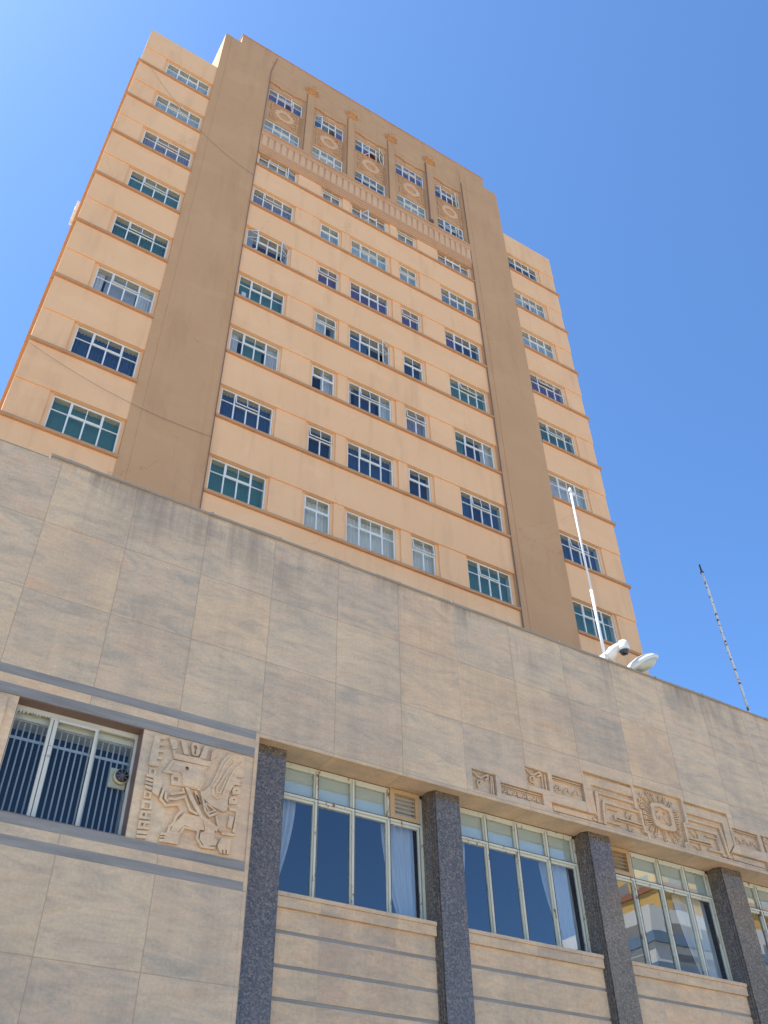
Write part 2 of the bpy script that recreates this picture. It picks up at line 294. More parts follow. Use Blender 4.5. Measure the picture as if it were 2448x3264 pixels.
FIG_POLY=[([(3.585,6.596),(3.75,6.624),(3.748,6.569),(3.674,6.56),(3.678,6.498),(3.748,6.504),(3.749,6.463),(3.677,6.455),(3.678,6.397),(3.748,6.402),(3.746,6.361),(3.678,6.353),(3.68,6.291),(3.748,6.299),(3.748,6.249),(3.677,6.241),(3.671,6.216),(3.713,6.213),(3.712,6.137),(3.568,6.124),(3.571,6.296),(3.577,6.431)],[],0.045),([(3.591,6.098),(3.703,6.099),(3.693,5.997),(3.595,5.995)],[[(3.622,6.076),(3.668,6.076),(3.665,6.019),(3.621,6.017)]],0.03),([(3.659,5.989),(3.757,5.974),(3.806,5.918),(3.771,5.701),(3.673,5.747),(3.677,5.817)],[],0.05),([(3.565,5.994),(3.664,5.985),(3.662,5.946),(3.56,5.949)],[],0.045),([(3.563,5.932),(3.665,5.921),(3.666,5.887),(3.56,5.891)],[],0.045),([(3.563,5.873),(3.672,5.864),(3.672,5.834),(3.561,5.838)],[],0.045),([(3.564,5.821),(3.673,5.81),(3.666,5.764),(3.581,5.777)],[],0.045),([(3.571,5.748),(3.684,5.741),(3.675,5.644),(3.573,5.638)],[[(3.603,5.724),(3.653,5.721),(3.649,5.67),(3.6,5.666)]],0.03),([(3.559,5.602),(3.712,5.623),(3.721,5.501),(3.565,5.481)],[[(3.605,5.573),(3.676,5.577),(3.68,5.512),(3.608,5.503)]],0.035),([(3.564,5.454),(3.716,5.471),(3.716,5.439),(3.666,5.433),(3.667,5.382),(3.72,5.387),(3.72,5.355),(3.564,5.338)],[[(3.597,5.427),(3.634,5.431),(3.635,5.383),(3.597,5.379)]],0.035),([(3.564,5.312),(3.719,5.331),(3.72,5.298),(3.667,5.291),(3.668,5.244),(3.72,5.25),(3.719,5.214),(3.565,5.198)],[[(3.598,5.288),(3.636,5.291),(3.635,5.244),(3.596,5.24)]],0.035),([(3.564,5.174),(3.718,5.19),(3.713,5.148),(3.565,5.13)],[],0.035),([(3.563,5.111),(3.712,5.127),(3.704,5.086),(3.567,5.074)],[],0.035),([(3.929,6.396),(4.064,6.397),(4.136,6.402),(4.209,6.404),(4.301,6.415),(4.391,6.399),(4.495,6.405),(4.468,6.321),(3.925,6.31),(3.882,6.431),(3.949,6.462)],[],0.045),([(3.801,6.611),(3.915,6.6),(3.937,6.54),(3.945,6.47),(3.881,6.438)],[],0.05),([(3.986,6.615),(4.07,6.61),(4.134,6.418),(4.061,6.415)],[],0.045),([(4.149,6.569),(4.172,6.628),(4.238,6.645),(4.289,6.617),(4.3,6.485),(4.272,6.437),(4.191,6.436)],[[(4.191,6.591),(4.237,6.599),(4.254,6.549),(4.235,6.53),(4.24,6.453),(4.211,6.451),(4.209,6.527),(4.191,6.539)]],0.045),([(4.362,6.628),(4.433,6.628),(4.399,6.412),(4.298,6.422)],[],0.045),([(4.477,6.528),(4.504,6.587),(4.584,6.631),(4.567,6.554),(4.539,6.492),(4.477,6.419),(4.486,6.478)],[],0.045),([(3.792,6.076),(3.91,6.293),(4.464,6.318),(4.429,6.274),(4.398,6.16),(4.441,6.109),(4.371,5.927),(4.318,5.933),(4.09,5.931),(3.944,5.917),(3.918,6.049),(3.939,6.08)],[[(4.104,6.2),(4.115,6.233),(4.145,6.24),(4.165,6.215),(4.153,6.183),(4.123,6.175)],[(3.961,6.039),(4.028,6.046),(4.027,5.991),(3.961,5.988)]],0.03),([(3.893,6.127),(3.941,6.258),(4.397,6.277),(4.347,6.16),(4.39,6.115),(4.329,5.944),(4.105,5.938),(4.074,6.119)],[[(4.104,6.2),(4.115,6.233),(4.145,6.24),(4.165,6.215),(4.153,6.183),(4.123,6.175)]],0.045),([(4.748,6.598),(4.815,6.626),(5.012,6.639),(5.036,6.291),(4.92,6.276),(4.914,6.178),(4.871,6.09),(4.822,5.984),(4.821,5.711),(4.636,5.757),(4.401,5.898),(4.522,6.044),(4.583,6.205),(4.651,6.449)],[],0.028),([(4.918,6.246),(5.019,6.23),(4.968,6.191),(5.023,6.164),(4.883,6.144)],[],0.03),([(4.888,6.098),(4.961,6.122),(5.01,6.067),(4.978,6.013),(4.882,5.984),(4.87,6.047)],[[(4.925,6.067),(4.949,6.073),(4.951,6.051),(4.927,6.045)]],0.035),([(4.856,5.946),(4.935,5.97),(4.988,5.917),(4.96,5.858),(4.841,5.832),(4.832,5.894)],[[(4.897,5.92),(4.921,5.925),(4.923,5.902),(4.899,5.897)]],0.035),([(4.849,5.782),(5.009,5.798),(4.979,5.43),(4.94,5.432),(4.965,5.743),(4.857,5.742)],[],0.03),([(4.863,5.657),(4.937,5.66),(4.916,5.481),(4.852,5.484)],[],0.035),([(4.775,5.406),(4.981,5.418),(4.972,5.379),(4.773,5.369)],[],0.03),([(3.888,5.214),(4.164,5.233),(4.149,5.095),(3.885,5.083),(3.885,5.118),(3.957,5.131),(3.954,5.147),(3.887,5.136),(3.889,5.155),(3.957,5.166),(3.955,5.182),(3.891,5.173)],[],0.04),([(4.778,5.32),(4.925,5.32),(4.914,5.105),(4.88,5.104),(4.874,5.163),(4.858,5.16),(4.861,5.1),(4.829,5.1),(4.823,5.153),(4.808,5.15),(4.81,5.096),(4.777,5.102),(4.728,5.194)],[],0.04),([(4.186,5.543),(4.272,5.546),(4.452,5.552),(4.516,5.37),(4.412,5.363),(4.206,5.378),(4.135,5.263),(4.02,5.263),(4.05,5.344),(4.101,5.428)],[],0.035),([(4.458,5.553),(4.659,5.425),(4.671,5.292),(4.72,5.263),(4.703,5.189),(4.535,5.149),(4.452,5.229),(4.456,5.315),(4.524,5.365)],[],0.04),([(4.143,5.921),(4.201,5.922),(4.456,5.568),(4.718,5.449),(4.693,5.382),(4.429,5.524),(4.243,5.759)],[],0.045),([(4.377,5.931),(4.546,5.842),(4.817,5.742),(4.763,5.692),(4.559,5.742),(4.401,5.847)],[],0.045)]
FIG_LINE=[([(4.913,6.599),(4.792,6.55),(4.705,6.397),(4.635,6.164),(4.564,6.028),(4.571,5.912),(4.643,5.864),(4.724,5.915),(4.762,6.062),(4.806,6.219),(4.879,6.386),(4.984,6.481)],0.03,0.045),([(4.969,6.533),(4.868,6.493),(4.76,6.329),(4.685,6.149),(4.621,6.022),(4.633,5.953),(4.679,5.963),(4.709,6.049),(4.76,6.208)],0.025,0.045),([(3.843,5.85),(3.813,5.673),(3.91,5.596),(4.079,5.652),(4.144,5.567),(4.078,5.485),(4.057,5.382),(4.003,5.31),(3.992,5.236),(4.156,5.246),(4.21,5.348),(4.42,5.35),(4.419,5.228),(4.498,5.136),(4.694,5.149)],0.035,0.04),([(3.88,5.789),(3.879,5.701),(3.925,5.661)],0.03,0.04),([(3.946,5.773),(4.141,5.844),(4.11,5.901)],0.03,0.04),([(3.92,5.698),(4.031,5.717),(4.162,5.785),(4.266,5.607),(4.385,5.571)],0.032,0.04),([(4.302,5.901),(4.353,5.81),(4.4,5.731),(4.323,5.842)],0.03,0.04),([(4.422,5.839),(4.491,5.651),(4.558,5.584),(4.681,5.655)],0.03,0.04),([(4.465,5.778),(4.641,5.69),(4.552,5.633),(4.465,5.778)],0.02,0.035),([(4.666,5.614),(4.718,5.449),(4.762,5.409)],0.03,0.035)]
FR_HOLE=[[(9.35,7.545),(9.881,7.5),(9.879,7.129),(9.354,7.131)],[(9.982,7.423),(10.946,7.423),(10.947,7.187),(9.973,7.21)],[(10.595,7.908),(11.142,7.853),(11.14,7.514),(10.595,7.52)],[(11.234,7.868),(11.952,7.874),(11.989,7.858),(12.03,7.494),(11.22,7.544)]]
FR_LOW=[(11.139,7.322),(12.18,7.294),(12.119,7.02),(11.141,7.102)]
FR_SCROLL=[([(9.367,7.492),(9.426,7.476),(9.49,7.424),(9.567,7.413),(9.661,7.473),(9.726,7.497),(9.727,7.429),(9.662,7.398)],0.035,0.03),([(9.503,7.211),(9.478,7.309),(9.508,7.346),(9.561,7.351),(9.555,7.297),(9.509,7.271)],0.025,0.03),([(9.797,7.507),(9.781,7.143)],0.02,0.03),([(10.607,7.863),(10.676,7.833),(10.743,7.778),(10.826,7.775),(10.923,7.847),(10.982,7.861),(10.981,7.797),(10.899,7.762)],0.035,0.03),([(10.817,7.601),(10.72,7.632),(10.711,7.692),(10.764,7.736),(10.819,7.726),(10.8,7.667)],0.025,0.03),([(11.017,7.846),(11.004,7.521)],0.02,0.03)]
FR_KEY_HOLE=[(12.04,8.087),(11.999,8.183),(13.322,8.129),(13.333,8.08),(13.327,7.921),(13.331,7.696),(13.412,7.641),(13.434,7.634),(13.436,7.225),(13.522,7.213),(13.519,7.135),(12.416,7.156),(11.77,7.165),(11.804,7.33),(12.232,7.319),(12.059,7.484)]
FR_KEY=[[(12.052,8.074),(13.35,8.097),(13.329,7.913),(12.228,7.915),(12.258,7.325),(12.277,7.27),(12.06,7.489)],[(12.31,7.811),(13.347,7.828),(13.342,7.768),(12.379,7.774),(12.312,7.175),(12.256,7.177)],[(12.485,7.68),(13.413,7.645),(13.41,7.598),(12.514,7.613),(12.508,7.548),(12.47,7.182),(12.41,7.17),(12.444,7.534)],[(12.495,7.533),(12.834,7.538),(12.826,7.506),(12.538,7.513),(12.521,7.264),(12.853,7.262),(12.844,7.226),(12.476,7.234)],[(12.707,7.415),(13.417,7.383),(13.415,7.361),(12.754,7.375),(12.754,7.333),(13.415,7.325),(13.418,7.303),(12.715,7.324)]]
FR_KEYBAR=[(11.768,7.159),(13.54,7.139),(13.535,7.099),(11.758,7.109)]
FR_LEAF=[([(13.097,7.574),(13.055,7.489),(13.076,7.418)],0.02,0.02),([(13.264,7.535),(13.18,7.478),(13.155,7.42)],0.02,0.02),([(13.067,7.311),(13.059,7.205),(13.083,7.151)],0.02,0.02),([(13.234,7.242),(13.153,7.195),(13.12,7.144)],0.02,0.02)]
MED_HOLE=[(13.402,8.184),(14.675,8.184),(14.662,7.748),(14.626,7.727),(14.596,7.291),(14.531,7.27),(14.523,7.132),(13.543,7.113),(13.545,7.244),(13.445,7.241),(13.455,7.639),(13.354,7.685)]
MED_RING=[([(13.735,7.857),(13.798,7.9),(14.077,7.935),(14.309,7.876),(14.333,7.818),(14.343,7.453),(14.265,7.402),(13.944,7.389),(13.775,7.432),(13.749,7.519)],[[(13.838,7.825),(14.001,7.854),(14.209,7.822),(14.249,7.783),(14.244,7.533),(14.168,7.485),(13.935,7.494),(13.829,7.536),(13.82,7.657)]],0.045)]
MED_FACE=[([(13.977,7.669),(13.965,7.609),(14.035,7.624),(14.085,7.653),(14.131,7.601),(14.166,7.547)],0.018,0.04),([(13.91,7.755),(13.939,7.77),(13.96,7.751),(13.926,7.724),(13.905,7.739),(13.91,7.755)],0.01,0.04),([(14.11,7.768),(14.145,7.784),(14.157,7.755),(14.126,7.733),(14.104,7.751),(14.11,7.768)],0.01,0.04),([(13.9,7.513),(14.016,7.491)],0.012,0.035),([(13.855,7.743),(13.883,7.594)],0.012,0.035)]
MED_RAY=[[(13.587,8.021),(13.755,7.893)],[(13.774,8.104),(13.864,7.915)],[(13.895,8.092),(13.971,7.926)],[(14.111,8.087),(14.078,7.938)],[(14.227,8.089),(14.164,7.915)],[(14.397,8.023),(14.269,7.883)],[(14.519,7.875),(14.339,7.803)],[(14.526,7.766),(14.33,7.707)],[(14.5,7.65),(14.326,7.628)],[(14.496,7.54),(14.331,7.567)],[(14.481,7.398),(14.34,7.476)],[(14.383,7.286),(14.276,7.404)],[(14.274,7.233),(14.179,7.388)],[(14.043,7.178),(14.003,7.382)],[(13.78,7.244),(13.844,7.394)],[(13.676,7.335),(13.749,7.411)],[(13.566,7.441),(13.742,7.494)],[(13.558,7.554),(13.742,7.563)],[(13.558,7.661),(13.744,7.641)],[(13.539,7.774),(13.735,7.716)],[(13.522,7.895),(13.738,7.795)]]
# ---------------------------------------------------------------- ground
GZ = -1.6
tag(MB().box(-400, 500, -400, 400, GZ-.3, GZ-.125).build('ground', simple('pale_bounce_ground', (.42, .35, .27, 1), .9, scale=.2, var=.12)), kind='structure')  # out of view; kept pale and warm so sunlight bounces up to the facades
tag(MB().box(-200, 300, -16, 6.5, GZ-.12, GZ-.12+.004).build('road', simple('pale_concrete_bounce_road', (.42, .36, .29, 1), .9, scale=2, var=.12)), kind='structure')  # unseen road, lightened from asphalt to bounce warm light onto the shaded fronts
pv = MB().box(-60, 120, 6.5, 14.0, GZ-.12, GZ); tag(pv.build('pavement', simple('pale_concrete_pavement', (.36, .31, .25, 1), .85, scale=1.5, var=.12)), kind='structure')
pv = MB().box(-200, 300, -22, -16.0, GZ-.12, GZ); tag(pv.build('pavement', simple('far_concrete_pavement', (.48, .43, .36, 1), .85, scale=1.5, var=.12)), kind='structure')

# ================================================================ TOWER
tower = empty('tower_block', (12.28, 27, GZ))
tag(tower, 'tall peach plastered tower with tan pilasters rising behind the stone building', 'building')
TX = 12.28
class TP(MB):
    def build(s, name, m, parent=None, bevel=0.0, recalc=True):
        o = super().build(name, m, parent, bevel, recalc)
        if parent is tower:
            o.matrix_parent_inverse = Matrix.Translation(tower.location).inverted()
        return o
ZC = {k: 19.42+3.4*(8-k) for k in range(1, 9)}
WL = [(1.31, 3.42)]; OPL = [(1.17, 3.5)]
mirx = lambda a: (2*TX-a[1], 2*TX-a[0])
OPC = [(6.2, 8.36), (9.55, 10.75), (11.15, 13.41), (13.81, 15.01), (16.2, 18.36)]
FRC = [(6.33, 8.28), (9.68, 10.66), (11.28, 13.22), (13.90, 14.88), (16.28, 18.23)]
COLS_W = [(1.31, 3.40), mirx((1.31, 3.40))]
# wall body: spandrel bands, piers between the windows, the core behind
wall = TP(); YB = 20.72
BOT = 9.0
def band(x0, x1, z0, z1, y=20.02): wall.box(x0, x1, y, YB, z0, z1)
def piers(edges, z0, z1):
    for a, b in edges: wall.box(a, b, 20.065, YB, z0, z1)
for (x0, x1, op) in ((.12, 3.5, [(1.17, 3.5)]), (21.06, 24.44, [(21.06, 23.39)])):
    for k in range(1, 9):
        z = ZC[k]; zt = 46.73 if k == 1 else ZC[k-1]-.04
        band(x0, x1, z+1.56, zt)
        a, b = op[0]
        piers([(x0, a)] if x0 < 5 else [(b, x1)], z-.04, z+1.56)
        wall.box(a, b, 20.16, YB, z-.04, z+.03)
    band(x0, x1, BOT, ZC[8]-.04)
for k in range(2, 9):
    z = ZC[k]; zt = 40.95+.1 if k == 2 else ZC[k-1]-.04
    if k > 2: band(6.2, 18.36, z+1.56, zt)
    xs = [6.2]+[e for o in OPC for e in o]+[18.36]
    piers([(OPC[i][1], OPC[i+1][0]) for i in range(4)], z-.04, z+1.56)
    for a, b in OPC: wall.box(a, b, 20.16, YB, z-.04, z+.03)
band(6.2, 18.36, BOT, ZC[8]-.04)
# jamb strips beside the frames
for k in range(1, 9):
    z = ZC[k]
    lst = [((1.17, 3.5), (1.31, 3.40)), (mirx((1.17, 3.5)), mirx((1.31, 3.40)))]
    if k > 1: lst += list(zip(OPC, FRC))
    for (a, b), (c, d) in lst:
        wall.box(a, c, 20.13, YB-.002, z+.03, z+1.56); wall.box(d, b, 20.13, YB-.002, z+.03, z+1.56)
wall.box(.125, 24.435, YB, 34, BOT, 46.72)                              # core
wall.build('wall', 'peach', tower)
for k in range(1, 9):
    z = ZC[k]
    for x0, x1, side in ((.02, 3.5, 0), (21.06, 24.54, 1)) + (((6.2, 18.36, None),) if k > 1 else ()):
        cr = TP(); cr.box(x0, x1, 19.93, 20.16, z-.15, z-.04)
        if side == 0: cr.box(.02, .13, 20.15, 34, z-.15, z-.04)
        if side == 1: cr.box(24.43, 24.54, 20.15, 34, z-.15, z-.04)
        cr.build('string_course', 'course', tower)
# pilasters, the stepped central parapet
pil = TP()
for s in (0, 1):
    m = (lambda a, b: (a, b)) if s == 0 else (lambda a, b: mirx((a, b)))
    a, b = m(3.5, 6.2); pil.box(a, b, 19.985, 26, BOT, 50.95)
    a, b = m(3.86, 5.84); pil.box(a, b, 19.97, 19.985, BOT, 50.9)
pil.box(4.38, 20.18, 20.00, 26.0, 50.95, 51.95)
pil.box(6.2, 18.36, 20.01, 25.9, 48.90, 50.95)
for x0, x1 in ((3.45, 21.11),): pil.box(x0+.05, x1-.05, 25.9, 26.01, 46, 50.9)
for s in (0, 1):
    f = (lambda x: x) if s == 0 else (lambda x: 2*TX-x)
    pil.box(min(f(3.5), f(6.2)), max(f(3.5), f(6.2)), 26, 32, 46.7, 50.3)
pil.build('pilaster', 'tan', tower)
TOPP = TP()
TOPP.box(4.34, 20.22, 19.96, 20.4, 51.95, 52.0); TOPP.build('coping', 'course', tower)
# attic
att = TP(); PI_ = [(8.40, 8.84), (10.87, 11.29), (13.40, 13.84), (15.93, 16.40)]
BAYS = [(6.2, 8.40), (8.84, 10.87), (11.29, 13.40), (13.84, 15.93), (16.40, 18.36)]
for a, b in PI_:
    cap = TP()
    att.box(a, b, 20.01, 20.72, 42.9, 48.9)
    att.box(a+.03, b-.03, 19.98, 20.01, 42.9, 49.6)
    att.box(a-.06, b+.06, 19.92, 20.01, 49.75, 49.85)
    cap.box(a-.02, b+.02, 19.74, 20.01, 49.85, 50.12)
    cap.box(a-.13, a-.06, 19.86, 20.01, 49.82, 50.16); cap.box(b+.06, b+.13, 19.86, 20.01, 49.82, 50.16)
    cap.tube([((a+b)/2, 19.70, 50.0), ((a+b)/2, 19.76, 50.0)], .12, 12)
    cap.box(a-.07, b+.07, 19.9, 20.01, 49.86, 50.10); cap.build('pier_capital', 'tan', tower)
for a, b in BAYS:
    w = b-a
    for i in range(4):                                                    # stepped jambs
        d = .03*(i+1); y = 20.02+.022*(i+1)
        att.box(a, a+d, y, 20.72, 42.9, 48.9); att.box(b-d-.03, b, y, 20.72, 42.9, 48.9)
    a2, b2 = a+.07, b-.10
    att.poly([(a2, 48.07), (b2, 48.07), (b2, 48.9), (a2, 48.9)], [], 20.11, 20.72)
    # stepped hood over the window
    st = [(a, 48.95), (a, 48.60), (a+.42, 48.60), (a+.42, 48.53), (a+.62, 48.53), (a+.62, 48.45), (b-.62, 48.45), (b-.62, 48.53), (b-.42, 48.53), (b-.42, 48.60), (b, 48.60), (b, 48.95)]
    att.poly(st, [], 20.02, 20.11)
    att.poly([(a2, 44.66), (b2, 44.66), (b2, 46.62), (a2, 46.62)], [], 20.11, 20.72)     # panel between the two windows
    att.box(a2, b2, 20.06, 20.11, 46.55, 46.62)
att.build('attic_wall', 'tan', tower)
for a, b in BAYS:
    cx = (a+b)/2-.02; cz = 45.66; o = TP()
    n = 28; ring = []; inn = []
    for k in range(n):
        g = 2*math.pi*k/n; rr = 1.0+(.10 if k % 2 else -.02)
        ring.append((cx+.50*rr*math.cos(g), cz+.52*rr*math.sin(g))); inn.append((cx+.30*math.cos(g), cz+.30*math.sin(g)))
    o.poly(ring, [inn], 20.04, 20.112)
    o.build('medallion', 'trim', tower)
    o = TP(); o.box(cx-.22, cx+.30, 20.06, 20.112, 48.22, 48.36); o.build('hood_ornament', 'trim', tower)
    for sx in (-1, 1):
        o = TP()
        o.stroke([(cx+sx*.42, cz+.76), (cx+sx*.72, cz+.76), (cx+sx*.72, cz+.18), (cx+sx*.62, cz+.18)], .06, 20.06, 20.112)
        o.stroke([(cx+sx*.62, cz-.18), (cx+sx*.72, cz-.18), (cx+sx*.72, cz-.76), (cx+sx*.42, cz-.76)], .06, 20.06, 20.112)
        o.stroke([(cx+sx*.30, cz+.62), (cx+sx*.50, cz+.62), (cx+sx*.58, cz+.40)], .05, 20.07, 20.112)
        o.stroke([(cx+sx*.30, cz-.62), (cx+sx*.50, cz-.62), (cx+sx*.58, cz-.40)], .05, 20.07, 20.112)
        o.box(cx+sx*.70-.02, cx+sx*.70+.02, 20.10, 20.112, cz-.76, cz+.76)
        o.build('relief_frame', 'tan', tower)
    for k in range(3):
        o = TP(); o.box(b-.30+.06*k, b-.275+.06*k, 20.07, 20.112, 44.70, 46.5); o.build('reed_moulding', 'tan', tower)
# cornice with its row of corbels
co = TP()
co.box(6.2, 18.36, 19.85, 20.72, 42.84, 42.97); co.box(6.2, 18.36, 19.90, 20.72, 42.48, 42.84)
co.box(6.2, 18.36, 19.95, 20.72, 41.60, 42.48)
for i, (z0, z1) in enumerate(((41.44, 41.60), (41.27, 41.44), (41.10, 41.27), (40.98, 41.10))): co.box(6.2, 18.36, 19.92+.03*i, 20.72, z0, z1)
co.build('cornice', 'rose', tower)
n = 36
for i in range(n):
    cb = TP()
    x = 6.30+i*(18.08-6.30)/(n-1)
    prof = [(19.951, 41.66), (19.951, 42.48), (19.905, 42.48), (19.91, 42.2), (19.94, 41.75)]
    m = len(prof); vs = [(x, p[0], p[1]) for p in prof]+[(x+.24, p[0]+(.02 if p[0] < 19.92 else 0), p[1]) for p in prof]
    cb.add(vs, [tuple(range(m)), tuple(range(2*m-1, m-1, -1))]+[(k, (k+1) % m, (k+1) % m+m, k+m) for k in range(m)])
    cb.build('corbel', 'trim', tower)
# cables down the facade
def cable(pts, r_, nm='downpipe', box=None):
    o = TP(); o.tube(pts, r_, 6)
    if box: o.box(*box)
    o.build(nm, 'cable', tower)
cable([(6.19, 19.955, BOT), (6.17, 19.955, 30), (6.2, 19.955, 49.6), (6.45, 19.985, 51.6)], .015)
a, b = PI_[3]; cable([(a-.02, 19.965, 49.6), (a-.02, 19.965, 43.3)], .03, box=(a-.12, a+.12, 19.86, 19.97, 43.2, 43.42))
for a, b in PI_[:3]: cable([(a-.02, 19.97, 49.6), (a-.02, 19.97, 43.3)], .012)
cable([(18.38, 19.955, BOT), (18.38, 19.955, 49.7)], .022)
def sag(p, q, d, n=10):
    p, q = Vector(p), Vector(q)
    return [p.lerp(q, i/n)-Vector((0, 0, d*4*(i/n)*(1-i/n))) for i in range(n+1)]
for p, q, d, r_ in (((.5, 19.90, 43.0), (6.2, 19.93, 38.5), .9, .006), ((.15, 19.90, 22.4), (6.18, 19.93, 21.6), .35, .006)):
    o = TP(); o.tube(sag(p, q, d), r_, 5); o.build('cable', 'cable', tower)

# windows
def win_frame(x0, x1, z0, z1, kind, parent, hopper=0.0, casement=None, y=20.17, t=.045):
    """kind w = three bays wide, n = narrow with two lights"""
    w, h = x1-x0, z1-z0; zt = z0+h*.62; d = .05
    f = TP()
    f.box(x0, x1, y, y+d, z0, z0+t); f.box(x0, x1, y, y+d, z1-t, z1); f.box(x0, x0+t, y, y+d, z0+t, z1-t); f.box(x1-t, x1, y, y+d, z0+t, z1-t)
    if kind == 'w':
        m1, m2, mc = x0+w*.265, x1-w*.265, (x0+x1)/2
        for m in (m1, m2): f.box(m-t/2, m+t/2, y+.002, y+d-.002, z0+t, z1-t)
        f.box(mc-t/2, mc+t/2, y+.002, y+d-.002, z0+t, zt)
        f.box(m1+t/2, m2-t/2, y+.004, y+d-.004, zt-t/2, zt+t/2)
        f.box(x0+t, m1-t/2, y+.01, y+d-.01, zt-.014, zt+.014); f.box(m2+t/2, x1-t, y+.01, y+d-.01, zt-.014, zt+.014)
        a, b = m1+t/2, m2-t/2
    else:
        mc = (x0+x1)/2; f.box(mc-t/2, mc+t/2, y+.002, y+d-.002, z0+t, zt); f.box(x0+t, x1-t, y+.004, y+d-.004, zt-t/2, zt+t/2); a, b = x0+t, x1-t
    fo = f.build('window', 'white_frame', parent)
    # top-hung sash, a little open
    s_ = TP(); hh = z1-t-(zt+t/2); q = .028; mc = (a+b)/2
    s_.box(a, b, 0, .03, -hh, -hh+q); s_.box(a, b, 0, .03, -q, 0); s_.box(a, a+q, 0, .03, -hh+q, -q); s_.box(b-q, b, 0, .03, -hh+q, -q); s_.box(mc-.012, mc+.012, .005, .025, -hh+q, -q)
    so = s_.build('awning_sash', 'white_frame', fo); so.location = (0, y-.012, z1-t); so.rotation_euler = (-R(hopper), 0, 0)
    if hopper:
        g_ = TP(); g_.add([(a+q, .016, -hh+q), (b-q, .016, -hh+q), (b-q, .016, -q), (a+q, .016, -q)], [(0, 1, 2, 3)]); go = g_.build('pane', 'glass', fo, recalc=False); go.location = so.location; go.rotation_euler = so.rotation_euler
    g = TP(); yg = y+.03
    quad = lambda p, q_, r_, s4: g.add([(p, yg, r_), (q_, yg, r_), (q_, yg, s4), (p, yg, s4)], [(0, 1, 2, 3)])
    if kind == 'w':
        cs = {c[0]: c for c in (casement or [])}
        if 'L' not in cs: quad(x0, m1, z0, z1)
        if 'R' not in cs: quad(m2, x1, z0, z1)
        if 'C' not in cs: quad(m1, mc if 'M' in cs else m2, z0, zt)
        if not hopper: quad(m1, m2, zt, z1)
    else:
        quad(x0, x1, z0, zt); (None if hopper else quad(x0, x1, zt, z1))
    g.build('pane', 'glass', fo, recalc=False)
    for c in (casement or []):                                            # side-hung sashes standing open
        side, ang = c
        if side == 'L': hx, wd, dr, zt_ = x0+t/2, m1-x0-t, 1, z1-t
        elif side == 'R': hx, wd, dr, zt_ = x1-t/2, x1-m2-t, -1, z1-t
        elif side == 'C': hx, wd, dr, zt_ = m1, mc-m1-t, 1, zt-t/2
        else: hx, wd, dr, zt_ = m2, m2-mc-t, -1, zt-t/2
        zb, zt2 = z0+t-z0, zt_-z0
        k = TP(); e = .035
        X = lambda v: v*dr
        k.box(X(0), X(wd), 0, .03, zb, zb+e); k.box(X(0), X(wd), 0, .03, zt2-e, zt2); k.box(X(0), X(e), .001, .029, zb+e, zt2-e); k.box(X(wd-e), X(wd), .001, .029, zb+e, zt2-e)
        if side in 'LR': k.box(X(e), X(wd-e), .005, .025, zb+(zt2-zb)*.62-.012, zb+(zt2-zb)*.62+.012)
        ko = k.build('casement_sash', 'white_frame', fo); ko.location = (hx, y-.005, z0); ko.rotation_euler = (0, 0, -R(ang)*dr)
        gg = TP(); gg.add([(X(e), .015, zb+e), (X(wd-e), .015, zb+e), (X(wd-e), .015, zt2-e), (X(e), .015, zt2-e)], [(0, 1, 2, 3) if dr > 0 else (3, 2, 1, 0)])
        go = gg.build('pane', 'glass', fo, recalc=False); go.location = ko.location; go.rotation_euler = ko.rotation_euler
    return fo
def curtain(fo, x0, x1, z0, z1, mat, style, name='curtain', y=20.40):
    """style: flat roller blind, v vertical slats or pleats, s gathered cloth"""
    c = TP()
    if style == 'f':
        c.box(x0, x1, y, y+.01, z0, z1)
    else:
        pit, amp = (.115, .03) if style == 'v' else (.085, .035)
        n = max(4, int((x1-x0)/pit)*2); vs = []; fs = []
        for i in range(n+1):
            x = x0+(x1-x0)*i/n; j = (amp if i % 2 else -amp)*(1 if style == 'v' else random.uniform(.4, 1.2))
            vs += [(x, y+j, z0), (x, y+j*(1 if style == 'v' else .5), z1)]
        for i in range(n): fs.append((2*i, 2*i+2, 2*i+3, 2*i+1))
        c.add(vs, fs)
    return c.build(name, 'c_'+mat, fo, recalc=False)
def make_window(x0, x1, z, kind, spec, hopper=0, casement=None, h=1.50, y=20.17):
    fo = win_frame(x0, x1, z+.04, z+.04+h, kind, tower, hopper, casement, y)
    zt = z+.04+h; l = TP(); l.box(x0-.02, x1+.02, y+.06, YB-.01, zt-.012, zt+.004)
    l.box(x1-.01, x1+.004, y+.06, YB-.01, z+.05, zt-.014)
    l.build('head_lining', 'lining', fo)
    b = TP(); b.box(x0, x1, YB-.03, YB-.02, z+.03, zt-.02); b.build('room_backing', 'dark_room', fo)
    w = x1-x0
    for p in spec:
        mat, style, a, bb = p[:4]; zl = p[4] if len(p) > 4 else 0
        curtain(fo, x0+w*a, x0+w*bb, z+.04+h*zl, zt-.03, mat, style, 'blind' if style in 'fv' else 'curtain')
full = lambda m, s: [(m, s, 0.0, 1.0)]
S = {}
